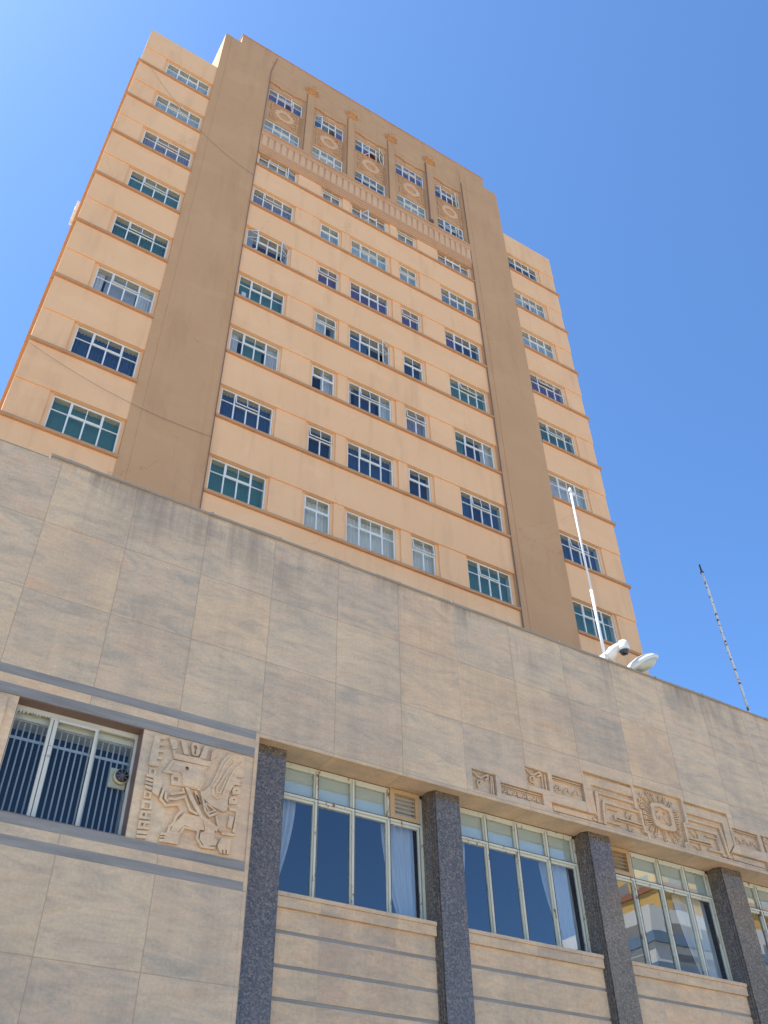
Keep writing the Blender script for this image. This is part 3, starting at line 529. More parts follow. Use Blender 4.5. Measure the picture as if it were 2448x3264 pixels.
# left wing column, rows 1..8
S['A'] = {1: full('light', 's'), 2: full('light', 's'), 3: full('vgrey', 'v'), 4: full('teal', 'f'), 5: full('teal', 'v'), 6: [('sheer', 's', 0, .16), ('grey', 'f', .2, .72), ('sheer', 's', .76, 1)], 7: full('blue', 'v'), 8: full('teal', 'f')}
S['B'] = {2: full('light', 's'), 3: full('vgrey', 'v'), 4: [('grey', 'f', 0, .2)], 5: full('teal', 'f'), 6: [('sheer', 's', 0, .2), ('teal', 'f', .3, .7), ('sheer', 's', .78, 1)], 7: full('blue', 'v'), 8: full('teal', 'f')}
S['C'] = {2: full('light', 's'), 3: full('light', 's'), 4: full('purple', 's'), 5: [('light', 's', 0, .62)], 6: [('sheer', 's', .5, 1)], 7: full('night', 'v'), 8: full('pale', 'v')}
S['D'] = {2: full('light', 's'), 3: full('light', 's'), 4: full('purple', 's'), 5: [('blue', 'f', 0, .5)], 6: [('sheer', 's', 0, .12), ('night', 'f', .2, .7), ('light', 's', .76, 1)], 7: full('blue', 'v'), 8: full('pale', 'v')}
S['E'] = {2: full('light', 's'), 3: full('light', 's'), 4: full('purple', 's'), 5: full('night', 'f'), 6: full('vgrey', 'v'), 7: full('night', 'f'), 8: full('pale', 'v')}
S['F'] = {2: full('light', 's'), 3: full('grey', 's'), 4: [('purple', 's', 0, .4), ('night', 'f', .4, 1)], 5: full('teal', 'f'), 6: [('teal', 'f', 0, .3), ('night', 'f', .3, .7), ('sheer', 's', .72, 1)], 7: [('blue', 's', 0, .3), ('night', 'f', .3, .6), ('blue', 's', .6, 1)], 8: full('teal', 'f')}
S['G'] = {1: full('night', 's'), 2: [('light', 's', 0, .5), ('purple', 's', .5, .62), ('light', 's', .62, 1)], 3: full('light', 's'), 4: full('purple', 's'), 5: full('teal', 's'), 6: full('sheer', 's'), 7: full('blue', 's'), 8: full('teal', 'f')}
hop = {'A': {2: 5, 3: 8, 4: 6, 5: 8, 6: 5}, 'B': {2: 5, 3: 8, 6: 0, 7: 9}, 'C': {2: 6, 4: 7, 5: 6, 7: 8}, 'D': {3: 6, 6: 6}, 'E': {2: 7, 3: 5, 4: 7, 6: 9, 8: 9}, 'F': {5: 12, 7: 6, 8: 4}, 'G': {4: 14, 5: 6, 7: 7, 2: 4}}
case = {('B', 4): [('L', 24), ('R', 30)], ('D', 5): [('R', 26)], ('D', 2): [('C', 50)], ('B', 2): [('R', 14)]}
colx = {'A': (1.31, 3.40, 'w', range(1, 9)), 'B': FRC[0]+('w', range(2, 9)), 'C': FRC[1]+('n', range(2, 9)), 'D': FRC[2]+('w', range(2, 9)), 'E': FRC[3]+('n', range(2, 9)), 'F': FRC[4]+('w', range(2, 9)), 'G': mirx((1.31, 3.40))+('w', range(1, 9))}
for k, (x0, x1, kd, rows) in colx.items():
    for r_ in rows: make_window(x0, x1, ZC[r_], kd, S[k][r_], hop[k].get(r_, 0), case.get((k, r_)))
up_spec = [full('purple', 's'), [('blue', 'f', 0, .3), ('purple', 's', .7, 1)], [('blue', 'f', 0, .3), ('red', 's', .35, .75)], full('purple', 's'), [('blue', 's', 0, .25), ('red', 's', .25, .8)]]
lo_spec = [full('light', 's'), full('pale', 's'), full('blue', 's'), [('light', 'v', 0, .5), ('light', 's', .5, 1)], full('blue', 's')]
up_case = [[('M', 55)], [('L', 20), ('M', 60)], [('C', 45), ('R', 28)], None, [('L', 15), ('R', 30)]]
lo_case = [None, None, None, None, [('C', 45), ('M', 70)]]
for i, (a, b) in enumerate(BAYS):
    x0, x1 = a+.10, b-.17
    make_window(x0, x1, 46.58, 'w', up_spec[i], 4 if i in (0, 3) else 0, up_case[i], 1.44, 20.16)
    make_window(x0, x1, 42.98, 'w', lo_spec[i], 3, lo_case[i], 1.63, 20.16)
# paper notices behind two panes
o = TP(); o.box(6.52, 6.70, 20.21, 20.214, ZC[5]+.1, ZC[5]+.62); o.build('paper_notice', 'c_white', tower)
ac = MB(); ac.box(-.09, .115, 23.0, 23.75, 34.45, 35.2); ac.tube([(-.10, 23.38, 34.8), (-.085, 23.38, 34.8)], .28, 16); ac.box(-.08, .1, 23.05, 23.1, 34.35, 34.45); ac.box(-.08, .1, 23.6, 23.65, 34.35, 34.45)
tag(ac.build('air_conditioner', 'white_plastic', None, .02), 'small white box fixed to the sunlit left edge of the peach tower', 'air conditioner')
# ================================================================ STONE BUILDING
pod = empty('stone_building', (6, 12.4, GZ))
tag(pod, 'low beige stone clad building with granite pillars and carved reliefs, before the tower', 'building')
class PP(MB):
    def build(s, name, m, parent=None, bevel=0.0, recalc=True):
        o = super().build(name, m, parent, bevel, recalc)
        if parent is pod: o.matrix_parent_inverse = Matrix.Translation(pod.location).inverted()
        return o
XL, XR = -9.0, 33.0; FY = 12.0; WB = 12.62
MX = 14.03; mir = lambda pts: [(2*MX-x, z) for x, z in pts][::-1]
# --- wall skin, front face at y = 12
w = PP()
w.box(XL, 1.04, FY, WB, 8.40, 11.02)
w.box(1.04, XR, FY, WB, 8.40, 11.06)
w.box(XL, 9.22, FY, WB, 7.10, 8.40)
w.box(5.24, 9.22, FY, WB, 7.05, 7.10)
KEY = [(11.14, 7.10), (11.14, 7.31), (12.20, 7.31), (12.05, 7.48), (12.05, 8.15), (13.31, 8.15), (13.31, 7.69), (13.41, 7.64), (13.43, 7.22), (13.505, 7.21), (13.505, 7.10)]
MED = [(13.555, 7.12), (13.555, 7.245), (13.46, 7.26), (13.46, 7.66), (13.37, 7.70), (13.37, 8.18), (14.69, 8.18), (14.69, 7.70), (14.60, 7.66), (14.60, 7.26), (14.505, 7.245), (14.505, 7.12)]
rc = lambda a, b, c, d: [(a, c), (b, c), (b, d), (a, d)]
PAN = [rc(9.35, 9.88, 7.13, 7.53), rc(9.98, 10.95, 7.20, 7.42), rc(10.595, 11.14, 7.52, 7.88), rc(11.23, 12.00, 7.50, 7.87)]
holes = PAN + [KEY, MED] + [mir(p) for p in PAN+[KEY]]
w.poly(rc(9.22, 19.0, 7.05, 8.40), holes, FY, 12.075)
w.box(9.22, 19.0, 12.075, WB, 7.05, 8.40)
w.box(19.0, XR, FY, WB, 7.05, 8.40)
w.build('wall', 'stone', pod)
w = PP()                                                                  # left wall below and beside the windows
w.box(XL, 5.24, FY, 12.60, GZ, 4.65)
w.box(XL, -1.97, 12.0, 12.60, 5.06, 6.67)
w.box(XL, 5.24, FY, 12.60, 4.78, 4.92); w.box(XL, 5.24, FY, 12.60, 6.82, 6.96)
w.box(5.18, 5.243, FY-.004, 12.3, GZ, 7.10)
w.build('wall', 'stone', pod)
for x0, x1 in ((3.43, 5.18), (-.17, 1.63)):
    w = PP(); w.box(x0, x1, 12.02, 12.60, 5.06, 6.67); w.build('relief_plate', 'carve', pod)
w = PP()
for z0, z1 in ((4.65, 4.78), (4.92, 5.06), (6.67, 6.82), (6.96, 7.10)): w.box(XL, 5.18, FY-.002, 12.60, z0, z1)
w.build('stone_band', 'grey', pod)
cpg = PP()
random.seed(8); x = 1.04
while x < XR:
    x2 = min(XR, x+random.uniform(.5, 1.2)); dz = random.uniform(-.006, .010); dy = random.uniform(-.008, .008); cpg.box(x, x2, 11.965+dy, 12.75, 11.055, 11.098+dz); x = x2
cpg.box(XL, 1.02, 11.99, 12.75, 11.02, 11.035)
random.seed(3)
for x in [1.36, 2.29, 2.75, 3.95, 5.3, 6.6, 7.93, 9.2, 10.6, 12.0, 13.4, 14.8, 16.3]: cpg.box(x-.02, x+.02, 11.955, 12.3, 11.05, 11.106+random.random()*.02)
cpg.build('coping', 'copper', pod)
rf = PP(); rf.box(XL, XR, 12.75, 20.9, 9.9, 10.0); rf.build('roof', simple('roof_screed', (.30, .27, .24, 1), .9, scale=1), pod)
bk = PP(); bk.box(XL, XR, 12.62, 12.75, 8.2, 11.0); bk.build('parapet', 'copper', pod)
bk = PP(); bk.box(XL, XL+.3, 12.62, 20.0, GZ, 11.0); bk.box(XR-.3, XR, 12.62, 34.0, GZ, 11.0); bk.box(XL, XR, 34, 34.3, GZ, 11.0); bk.box(XL, XR, 16.4, 16.6, GZ, 9.9)
bk.build('rear_wall', 'stone_plain', pod)
# --- soffit over the glazed bays
so = PP(); so.box(5.243, XR, 12.075, 12.62, 7.052, 7.09); so.box(5.243, XR, 12.004, 12.03, 7.03, 7.052); so.build('soffit', 'stone_plain', pod)
# --- frieze carving
def L_(name, items, parent, m='stone_plain'):
    o = PP()
    for it in items:
        if it[0] == 's': o.stroke(it[1], it[2], 12.075-it[3], 12.076)
        elif it[0] == 'p': o.poly(it[1], it[2], 12.075-it[3], 12.076)
        elif it[0] == 'd': o.disc(it[1], it[2], 12.075-it[3], 12.076, 12, it[4])
    return o.build(name, m, parent)
def frieze(flip):
    f = (lambda pts: mir(pts)) if flip else (lambda pts: list(pts))
    it = []
    for pts, wd, h in FR_SCROLL: it.append(('s', f(pts), wd, h+.015))
    for i, p in enumerate(PAN):                                           # inner margins and zigzag steps
        x0, x1, z0, z1 = p[0][0], p[1][0], p[0][1], p[2][1]
        if i in (1, 3):
            it.append(('s', f([(x0+.02, z1-.03), (x1-.02, z1-.03)]), .018, .045)); it.append(('s', f([(x0+.02, z1-.065), (x1-.02, z1-.065)]), .014, .03))
            n = 4 if i == 1 else 3; pw = (x1-x0-.08)/n; zc_ = (z0+z1)/2-.03
            for k in range(n):
                a = x0+.04+k*pw
                it.append(('s', f([(a, zc_-.05), (a+.05, zc_-.05), (a+.05, zc_), (a+.10, zc_), (a+.10, zc_+.05)]), .022, .03))
                it.append(('s', f([(a+.15, zc_+.05), (a+.15, zc_-.02), (a+.20, zc_-.02)]), .02, .03))
        else:
            it.append(('s', f([(x1-.05, z0+.02), (x1-.05, z1-.03)]), .035, .04)); it.append(('s', f([(x0+.03, z0+.03), (x1-.11, z0+.03)]), .02, .02))
            it.append(('s', f([(x0+.03, z0+.03), (x0+.03, z1-.12)]), .016, .02))
    for p in FR_KEY: it.append(('p', f(p), [], .055))
    it.append(('p', f([(11.30, 7.10), (11.30, 7.14), (13.50, 7.14), (13.50, 7.10)]), [], .062))
    it.append(('p', f([(11.20, 7.18), (11.20, 7.28), (12.14, 7.28), (12.14, 7.18)]), [], .03))
    it.append(('s', f([(12.16, 7.22), (12.42, 7.22)]), .05, .03))
    for pts, wd, h in FR_LEAF: it.append(('s', f(pts), wd, h+.02))
    L_('carved_frieze', it, pod)
frieze(False); frieze(True)
it = []
for o_, h_, d_ in MED_RING: it.append(('p', o_, h_, .085))
it.append(('p', MED_RING[0][1][0], [], .03))
for pts, wd, h in MED_FACE: it.append(('s', pts, wd, .06))
for a, b in MED_RAY:
    va, vb = Vector(a), Vector(b); n_ = (vb-va).normalized(); pp = Vector((-n_.y, n_.x))
    for s_ in (-.02, .02): it.append(('s', [tuple(va+n_*.03+pp*s_), tuple(vb+pp*s_)], .016, .045))
    it.append(('d', a, .042, .05, .02))
L_('sun_medallion', it, pod)
# --- carved winged figures beside the small windows
def figure(fn):
    o = PP()
    for i, (pts, hs, h) in enumerate(FIG_POLY): o.poly(fn(pts), [fn(x) for x in hs], 12.02-h*1.05-.0003*i, 12.021)
    for i, (pts, wd, h) in enumerate(FIG_LINE): o.stroke(fn(pts), wd, 12.02-h*1.0-.010-.0004*i, 12.021)
    o.build('carved_figure', 'carve', pod)
figure(lambda p: list(p))
figure(lambda p: [(2*2.53-x, z) for x, z in p][::-1])
# --- granite pillars
def pillar(x0, x1, flute=True):
    o = PP()
    o.box(x0, x1, 12.22, WB, GZ, 7.052)
    if flute:
        for i, (dx, y) in enumerate(((.025, 12.25), (.05, 12.285), (.075, 12.32))): o.box(x0-dx, x1+dx if x1 > 6 else x1, y, WB, GZ, 7.052)
        for dx in (.013, .038): o.box(x0-dx, x0-dx+.004, 12.243, 12.26, GZ, 7.05)
    return o.build('granite_pillar', 'granite', pod, .004)
PX = [(5.30, 5.83), (8.69, 9.19), (12.14, 12.67), (15.67, 16.24), (19.2, 19.75), (22.7, 23.25), (26.2, 26.75), (29.7, 30.25)]
for i, (a, b) in enumerate(PX): pillar(a, b, i > 0)
# --- spandrels, sills and big windows between them
def big_window(x0, x1, mull, louvre, cur, loP=True):
    sp = PP(); YS = 12.335
    z = 4.66
    for z0, z1 in ((4.36, 4.66), (3.91, 4.31), (3.49, 3.86), (3.07, 3.44), (2.65, 3.02), (2.2, 2.60), (1.7, 2.15)): sp.box(x0, x1, YS, WB, z0, z1)
    sp.box(x0, x1, YS, WB, GZ, 1.66)
    sp.build('spandrel_panel', 'stone_plain', pod, .003)
    gr = PP()
    for z0 in (4.31, 3.86, 3.44, 3.02, 2.60, 2.15, 1.66): gr.box(x0+.002, x1-.002, YS+.012, WB-.01, z0, z0+.05 if z0 > 1.7 else 1.70)
    gr.build('stone_band', 'grey', pod)
    si = PP(); si.box(x0, x1+.0, 12.285, WB, 4.66, 4.81); si.box(x0, x1, 12.265, WB, 4.81, 4.87); si.build('sill', 'stone_plain', pod, .004)
    y, d, t = 12.545, .06, .05; zb, zt, ztr = 4.90, 7.05, 6.49
    f = PP()
    f.box(x0, x1, y, y+d, zb-.05, zb+t); f.box(x0, x1, y, y+d, zt-t-.01, zt); f.box(x0, x0+t, y, y+d, zb, zt); f.box(x1-t, x1, y, y+d, zb, zt)
    es = [x0+t]+list(mull)+[x1-t]
    for m in mull:
        f.box(m-.022, m+.022, y-.02, y+d, zb+t, ztr-.02); f.box(m-.022, m+.022, y-.02, y+d, ztr+.02, zt-t)
    f.box(x0+t, x1-t, y-.022, y+d, ztr-.022, ztr+.022)
    fo = f.build('window', 'cream_frame', pod)
    # sash rims and rust lines inside every light
    for i in range(len(es)-1):
        a, b = es[i]+.024, es[i+1]-.024
        for (z0, z1, up_) in ((zb+t, ztr-.024, 0), (ztr+.024, zt-t-.01, 1)):
            if up_ and i == louvre: continue
            s_ = PP(); q = .022
            s_.box(a, b, y+.008, y+d-.01, z0, z0+q); s_.box(a, b, y+.008, y+d-.01, z1-q-.015, z1); s_.box(a, a+q, y+.008, y+d-.01, z0+q, z1-q-.015); s_.box(b-q, b, y+.008, y+d-.01, z0+q, z1-q-.015)
            s_.build('sash', 'cream_frame', fo)
            g = PP(); yy = y+.035; g.add([(a, yy, z0), (b, yy, z0), (b, yy, z1), (a, yy, z1)], [(0, 1, 2, 3)]); g.build('pane', 'big_glass', fo, recalc=False)
    rl = PP()
    for m in mull: rl.box(m+.016, m+.026, y-.024, y+.02, zb+t, zt-t)
    rl.box(x0+t, x1-t, y-.026, y+.02, ztr+.016, ztr+.026); rl.box(x0, x1, y-.004, y+.02, zt-.012, zt-.002)
    rl.build('rust_line', 'rust', fo)
    if louvre is not None:
        a, b = es[louvre]+.02, es[louvre+1]-.02; lv = PP()
        lv.box(a, b, y-.04, y+d, zt-.09, zt-.012); lv.box(a, b, y-.04, y+d, ztr+.03, ztr+.10); lv.box(a, a+.09, y-.04, y+d, ztr+.10, zt-.09); lv.box(b-.09, b, y-.04, y+d, ztr+.10, zt-.09)
        lo = lv.build('louvre_frame', 'louvre', fo)
        ls = PP(); n = 5
        for k in range(n):
            zz = ztr+.10+(zt-.19-ztr)*(k+.5)/n; hh = .040
            ls.add([(a+.09, y-.02, zz-hh), (b-.09, y-.02, zz-hh), (b-.09, y+.03, zz+hh*.8), (a+.09, y+.03, zz+hh*.8), (a+.09, y-.012, zz-hh), (b-.09, y-.012, zz-hh), (b-.09, y+.038, zz+hh*.8), (a+.09, y+.038, zz+hh*.8)], [(0, 1, 2, 3), (7, 6, 5, 4), (0, 4, 5, 1), (3, 2, 6, 7)])
        ls.build('louvre_slats', 'louvre_pale' if louvre > 1 else 'louvre', fo)
    # blind cloth behind the top lights
    bl = PP(); bl.box(x0+t, x1-t, y+.065, y+.07, ztr-.06, zt-.02); bl.build('roller_blind', 'frost', fo)
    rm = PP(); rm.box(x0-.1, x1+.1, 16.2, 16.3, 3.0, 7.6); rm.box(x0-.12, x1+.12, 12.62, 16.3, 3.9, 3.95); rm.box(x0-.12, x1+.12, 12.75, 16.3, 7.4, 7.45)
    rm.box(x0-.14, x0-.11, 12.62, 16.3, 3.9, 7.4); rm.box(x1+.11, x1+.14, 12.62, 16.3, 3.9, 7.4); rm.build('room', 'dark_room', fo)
    for side, wt, wb in cur:
        n = 22; vs = []; fs = []
        for j in range(13):
            u_ = j/12; z_ = 6.50-(6.50-4.85)*u_; ww = wt+(wb-wt)*(u_**1.6 if side != 'G' else u_)
            for i in range(n+1):
                s_ = i/n; xx = (x0+.06+ww*s_) if side == 'L' else (x1-.06-ww*(1-s_))
                vs.append((xx, y+.20+.035*math.sin(s_*n*1.25+1.2*u_)*(1-.3*u_), z_))
        for j in range(12):
            for i in range(n):
                k = j*(n+1)+i; fs.append((k, k+1, k+n+2, k+n+1))
        c = PP(); c.add(vs, fs, True); c.build('curtain', 'c_sheer', fo, recalc=False)
    return fo
big_window(5.83, 8.62, (6.56, 7.25, 7.93), 3, [('L', .42, .05), ('R', .66, .30)])
big_window(9.19, 12.07, (9.97, 10.66, 11.37), None, [('L', .40, .05), ('R', .72, .25)])
big_window(12.67, 15.60, (13.45, 14.19, 14.90), 0, [('L', .5, .2), ('R', .9, .45)])
big_window(16.24, 19.13, (17.0, 17.7, 18.4), None, [('L', .4, .1), ('R', .7, .3)])
for i in range(4, 7): 
    a, b = PX[i][1], PX[i+1][0]-.07; q = (b-a)/4; big_window(a, b, (a+q, a+2*q, a+3*q), None, [('L', .4, .1), ('R', .7, .3)])
# --- small window with security bars
def small_window(x0, x1, detail=True):
    z0, z1 = 5.06, 6.67; y = 12.22
    rv = PP(); rv.box(x0, x1, 12.02, 12.5, z0-.012, z0+.02); rv.box(x0, x1, 12.03, 12.50, z1-.006, z1+.004); rv.box(x1-.01, x1+.004, 12.03, 12.5, z0, z1); rv.box(x0-.004, x0+.01, 12.03, 12.5, z0, z1)
    rv.build('window_reveal', simple('brown_marble_reveal', (.20, .13, .10, 1), .5, var=.3), pod)
    f = PP(); t = .035
    f.box(x0+.01, x1-.01, y, y+.06, z1-.075, z1-.006); f.box(x0+.01, x1-.01, y, y+.06, z0+.02, z0+.05); f.box(x1-.045, x1-.01, y, y+.06, z0, z1-.07); f.box(x0+.01, x0+.045, y, y+.06, z0, z1-.07)
    mx = x0+.59; f.box(mx-.075, mx-.03, y-.002, y+.05, z0+.03, z1-.07); f.box(mx-.02, mx+.035, y-.012, y+.05, z0+.03, z1-.07)
    f.box(x0+1.19, x0+1.215, y+.002, y+.05, z0+.03, z1-.07)
    fo = f.build('window', 'ivory_frame', pod, .004)
    s_ = PP(); a, b = mx+.035, x0+1.19; yy = y-.03
    s_.box(a, b, yy, yy+.03, z1-.125, z1-.085); s_.box(b-.035, b, yy, yy+.03, z0+.03, z1-.125); s_.build('sash', 'ivory_frame', fo, .003)
    g = PP(); yg = y+.03
    for p, q in ((x0+.045, mx-.075), (mx+.035, x0+1.19), (x0+1.215, x1-.045)): g.add([(p, yg, z0+.03), (q, yg, z0+.03), (q, yg, z1-.07), (p, yg, z1-.07)], [(0, 1, 2, 3)])
    g.build('pane', 'glass', fo, recalc=False)
    br = PP(); n = 21; yb = y+.16
    for k in range(n):
        xx = x0+.05+(x1-x0-.08)*k/(n-1); br.tube([(xx, yb, z0+.02), (xx, yb, z1-.02)], .0125, 6)
    br.box(x0, x1, yb-.018, yb-.008, z1-.44, z1-.40); br.box(x0, x1, yb-.016, yb-.008, z1-.17, z1-.15); br.build('security_bars', 'bars', fo)
    rm = PP(); rm.box(x0-.3, x1+.3, 14.4, 14.5, 4.6, 6.9); rm.box(x0-.3, x1+.3, y+.3, 14.5, 4.9, 4.95); rm.box(x0-.3, x1+.3, y+.42, 14.5, 6.80, 6.85)
    rm.box(x0-.32, x0-.3, y+.3, 14.5, 4.9, 6.9); rm.box(x1+.3, x1+.32, y+.3, 14.5, 4.9, 6.9); rm.build('room', simple('dim_blue_room', (.045, .05, .09, 1), .9), fo)
    hd = PP(); hd.box(x0, x1, y+.10, y+.42, z1-.16, z1-.008); hd.build('blind_box', 'lining', fo)
    pk = PP(); random.seed(5)
    x = x0+.04
    while x < mx-.05:
        wd = random.uniform(.015, .05); dz = random.uniform(.02, .07); pk.poly([(x, z1-.072), (x+wd*.3, z1-.072-dz), (x+wd, z1-.072)], [], y-.006, y-.001); x += wd
    pk.build('peeling_paint', 'ivory_frame', fo)
    return fo
small_window(1.63, 3.43); small_window(-1.97, -.17)
M['fan_grey'] = simple('dusty_dark_plastic', (.10, .10, .11, 1), .6)
# extractor fan in the corner of the barred window
fan = empty('extractor_fan', (3.26, 12.30, 5.97))
tag(fan, 'small square cream extractor fan with dark round grille in the barred window', 'fan')
o = MB(); o.box(-.135, .115, -.02, .02, -.145, .14); o.build('mounting_plate', 'cream_plastic', fan, .008)
o = MB(); o.tube([(0.02, -.02, .01), (0.02, -.10, .01)], .105, 20); o.build('housing', 'cream_plastic', fan)
o = MB(); o.tube([(0.02, -.101, .01), (0.02, -.112, .01)], .096, 20); o.build('opening', 'black', fan)
o = MB()
for k in range(8):
    g_ = math.pi*2*k/8; o.stroke([(.02+.02*math.cos(g_), .01+.02*math.sin(g_)), (.02+.09*math.cos(g_+.3), .01+.09*math.sin(g_+.3))], .014, -.122, -.113)
o.disc((.02, .01), .028, -.126, -.113, 12); o.build('fan_blades', 'fan_grey', fan)

# ================================================================ things on the parapet
o = MB(); o.tube([(13.72, 12.35, 11.09), (13.72, 12.35, 13.4)], .036, 12); o.tube([(13.72, 12.35, 13.4), (13.71, 12.35, 16.64)], .028, 12)
fp = empty('flagpole', (13.72, 12.35, 11.10)); tag(fp, 'slim bare white flagpole standing behind the parapet beside the dome camera', 'flagpole')
for p in (o.build('pole', 'white_pole'),): p.parent = fp; p.matrix_parent_inverse = Matrix.Translation(fp.location).inverted()
o = MB(); o.tube([(13.71, 12.35, 16.64), (13.71, 12.35, 16.70), (13.71, 12.35, 16.80)], [.045, .05, .02], 12); o.box(13.69, 13.83, 12.33, 12.37, 16.55, 16.60)
p = o.build('finial', 'white_plastic'); p.parent = fp; p.matrix_parent_inverse = Matrix.Translation(fp.location).inverted()
ms = empty('mast', (19.38, 13.0, 9.99)); tag(ms, 'rusty mast with flaking white paint standing alone against the sky at the right', 'mast')
o = MB(); pts = [(19.46-.20*i/12, 13.0+.01*math.sin(i), 9.99+(16.62-9.99)*i/12) for i in range(13)]; o.tube(pts, .036, 10)
random.seed(9)
for k in range(9):
    u_ = random.uniform(.2, .95); o.box(19.46-.20*u_-.05, 19.46-.20*u_+.05, 12.99, 13.01, 9.99+6.6*u_, 9.99+6.6*u_+.02)
p = o.build('pole', 'rusty_mast'); p.parent = ms; p.matrix_parent_inverse = Matrix.Translation(ms.location).inverted()
o = MB(); o.tube([(19.26, 13.0, 16.60), (19.26, 13.0, 16.63), (19.255, 13, 16.64), (19.25, 13.0, 16.90)], [.055, .055, .028, .024], 10)
p = o.build('mast_tip', 'rust'); p.parent = ms; p.matrix_parent_inverse = Matrix.Translation(ms.location).inverted()
def on(root):
    def f(ob): ob.parent = root; ob.matrix_parent_inverse = Matrix.Translation(root.location).inverted(); return ob
    return f
# dome camera
dc = empty('dome_camera', (13.55, 12.2, 11.10)); tag(dc, 'white dome security camera with dark globe on the parapet, between flagpole and street lamp', 'security camera'); A = on(dc)
o = MB(); o.box(13.46, 13.78, 12.12, 12.34, 11.10, 11.40); A(o.build('mounting_box', 'white_plastic', None, .02))
o = MB(); o.tube([(13.62, 12.20, 11.30), (13.74, 12.10, 11.52), (13.86, 12.0, 11.62)], [.13, .12, .10], 14); A(o.build('bracket_arm', 'white_plastic'))
C_ = Vector((13.92, 11.93, 11.49))
o = MB(); o.tube([C_+Vector((0, 0, .25)), C_+Vector((0, 0, .235)), C_+Vector((0, 0, .17)), C_+Vector((0, 0, .05)), C_+Vector((0, 0, .0))], [.05, .10, .13, .135, .13], 24); A(o.build('hood', 'white_plastic'))
o = MB(); o.tube([C_+Vector((0, 0, .0)), C_+Vector((0, 0, -.012))], [.132, .12], 24); A(o.build('trim_ring', 'bars'))
o = MB(); o.tube([C_+Vector((0, 0, -.11*math.sin(math.pi/2*k/8)-.01)) for k in range(9)], [.11*max(.02, math.cos(math.pi/2*k/8)) for k in range(9)], 24); A(o.build('globe', 'dome_glass'))
o = MB(); o.tube([C_+Vector((0, 0, .0)), C_+Vector((0, 0, -.06))], [.07, .055], 14); o.tube([C_+Vector((-.01, -.03, -.03)), C_+Vector((-.025, -.075, -.06))], [.035, .03], 12); A(o.build('lens_unit', 'black'))
o = MB(); o.tube([(13.80, 12.3, 11.30), (13.90, 12.32, 11.22), (13.98, 12.25, 11.125), (14.10, 12.3, 11.12), (14.2, 12.36, 11.18)], .012, 6); A(o.build('lead', 'black'))
# street lamp head
sl = empty('street_lamp', (14.2, 12.3, 11.10)); tag(sl, 'white cobra head street lamp leaning out over the parapet with a frosted lens below', 'street lamp'); A = on(sl)
def head(z_off, prof, name, mat, lo=False, bev=0):
    # prof: list of (s along axis, half width, top height, bottom height)
    vs = []; fs = []; m = 16
    ax0 = Vector((14.14, 12.32, 11.15)); ax = Vector((.80, -.50, .47)); ax.normalize(); sd_ = ax.cross(Vector((0, 0, 1))).normalized(); up_ = sd_.cross(ax)
    for s_, hw, ht, hb in prof:
        s_ *= .95
        for k in range(m):
            g_ = 2*math.pi*k/m; c_, sn = math.cos(g_), math.sin(g_)
            vs.append(ax0+ax*s_+sd_*hw*c_+up_*(ht*sn if sn > 0 else hb*sn))
    for i in range(len(prof)-1):
        for k in range(m): fs.append((i*m+k, i*m+(k+1) % m, (i+1)*m+(k+1) % m, (i+1)*m+k))
    fs += [tuple(range(m)), tuple((len(prof)-1)*m+k for k in range(m))]
    o = MB(); o.add(vs, fs, True); return A(o.build(name, mat))
head(0, [(-.25, .06, .05, .05), (.0, .07, .06, .05), (.12, .085, .08, .055), (.20, .12, .11, .06), (.32, .165, .15, .06), (.52, .20, .19, .05), (.74, .205, .20, .035), (.92, .17, .16, .03), (1.04, .09, .09, .02), (1.07, .03, .03, .01)], 'housing', 'alu')
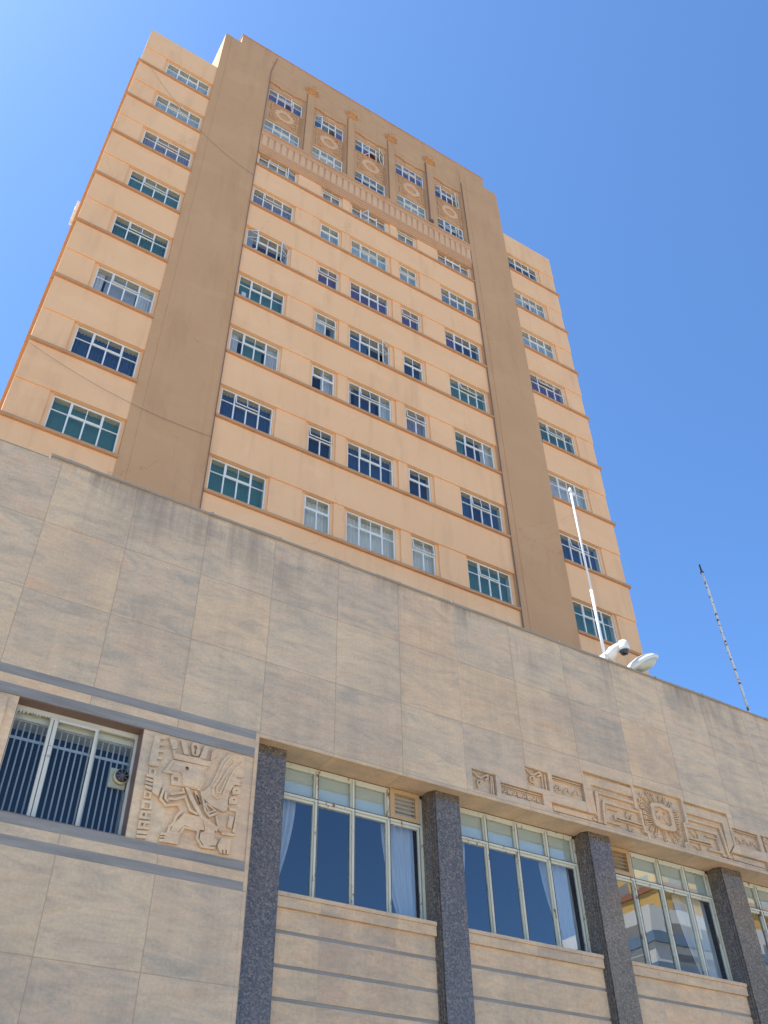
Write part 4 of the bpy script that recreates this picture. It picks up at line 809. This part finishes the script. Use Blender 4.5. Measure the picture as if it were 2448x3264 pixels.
head(0, [(.30, .03, .0, .02), (.38, .13, .0, .09), (.52, .17, .0, .15), (.70, .18, .0, .17), (.86, .15, .0, .13), (.97, .08, .0, .07), (1.0, .02, .0, .01)], 'lens', 'lens')
o = MB(); o.tube([(13.98, 12.46, 10.0), (13.98, 12.46, 10.9), (14.05, 12.42, 11.04), (14.25, 12.30, 11.18)], .045, 10); A(o.build('bracket_arm', 'alu'))

# ================================================================ opposite side of the street (seen mirrored in the glass)
def tower_block(name, label, x0, x1, y0, y1, top, mats, fh, rows):
    e = empty(name, ((x0+x1)/2, (y0+y1)/2, GZ)); tag(e, label, 'building'); A = on(e)
    mw, mb, mg = mats
    o = MB(); o.box(x0, x1, y0, y1, GZ, top); A(o.build('wall', mw))
    z = top-1.7; n = 0; bd = MB()
    while z > 0 and n < rows:
        bd.box(x0-.35, x1+.35, y0-.3, y1+.45, z-fh*.36-(1.15 if rows < 9 else .9), z-fh*.36-.1); 
        for a in range(int((x1-x0-4)/(4.6 if rows < 9 else 7))):
            xx = x0+2.2+a*(5.4 if rows < 9 else 7); g = MB(); g.box(xx, xx+(4.2 if rows < 9 else 3.0), y1-.1, y1+.03, z-fh*.34, z+.1); A(g.build('window', mg))
        for a in range(int((y1-y0-3)/4.5)):
            yy = y1-2.2-a*4.5-2.4; g = MB(); g.box(x0-.03, x0+.1, yy, yy+2.6, z-fh*.34, z+.1); A(g.build('window', mg))
        z -= fh; n += 1
    A(bd.build('balcony_band', mb))
    return e
mw = simple('white_render', (.80, .81, .76, 1), .8, scale=.4, var=.06); mbl = simple('blue_balcony_panels', (.22, .33, .46, 1), .6, scale=.5)
my = simple('yellow_ochre_render', (.78, .50, .16, 1), .85, scale=.3, var=.06); mr = simple('red_oxide_bands', (.45, .20, .12, 1), .85, scale=.3); mgl = simple('dusty_far_windows', (.38, .37, .33, 1), .15, .6)
tower_block('apartment_building', 'white apartment block with blue balcony bands across the street, seen mirrored in the glass', 82.0, 112, -75, -49.9, 36.4, (mw, mbl, mgl), 3.2, 8)
tower_block('apartment_building', 'taller ochre yellow block with red bands across the street, seen mirrored in the glass', 115, 175, -90, -77, 57.0, (my, mr, mgl), 4.6, 9)
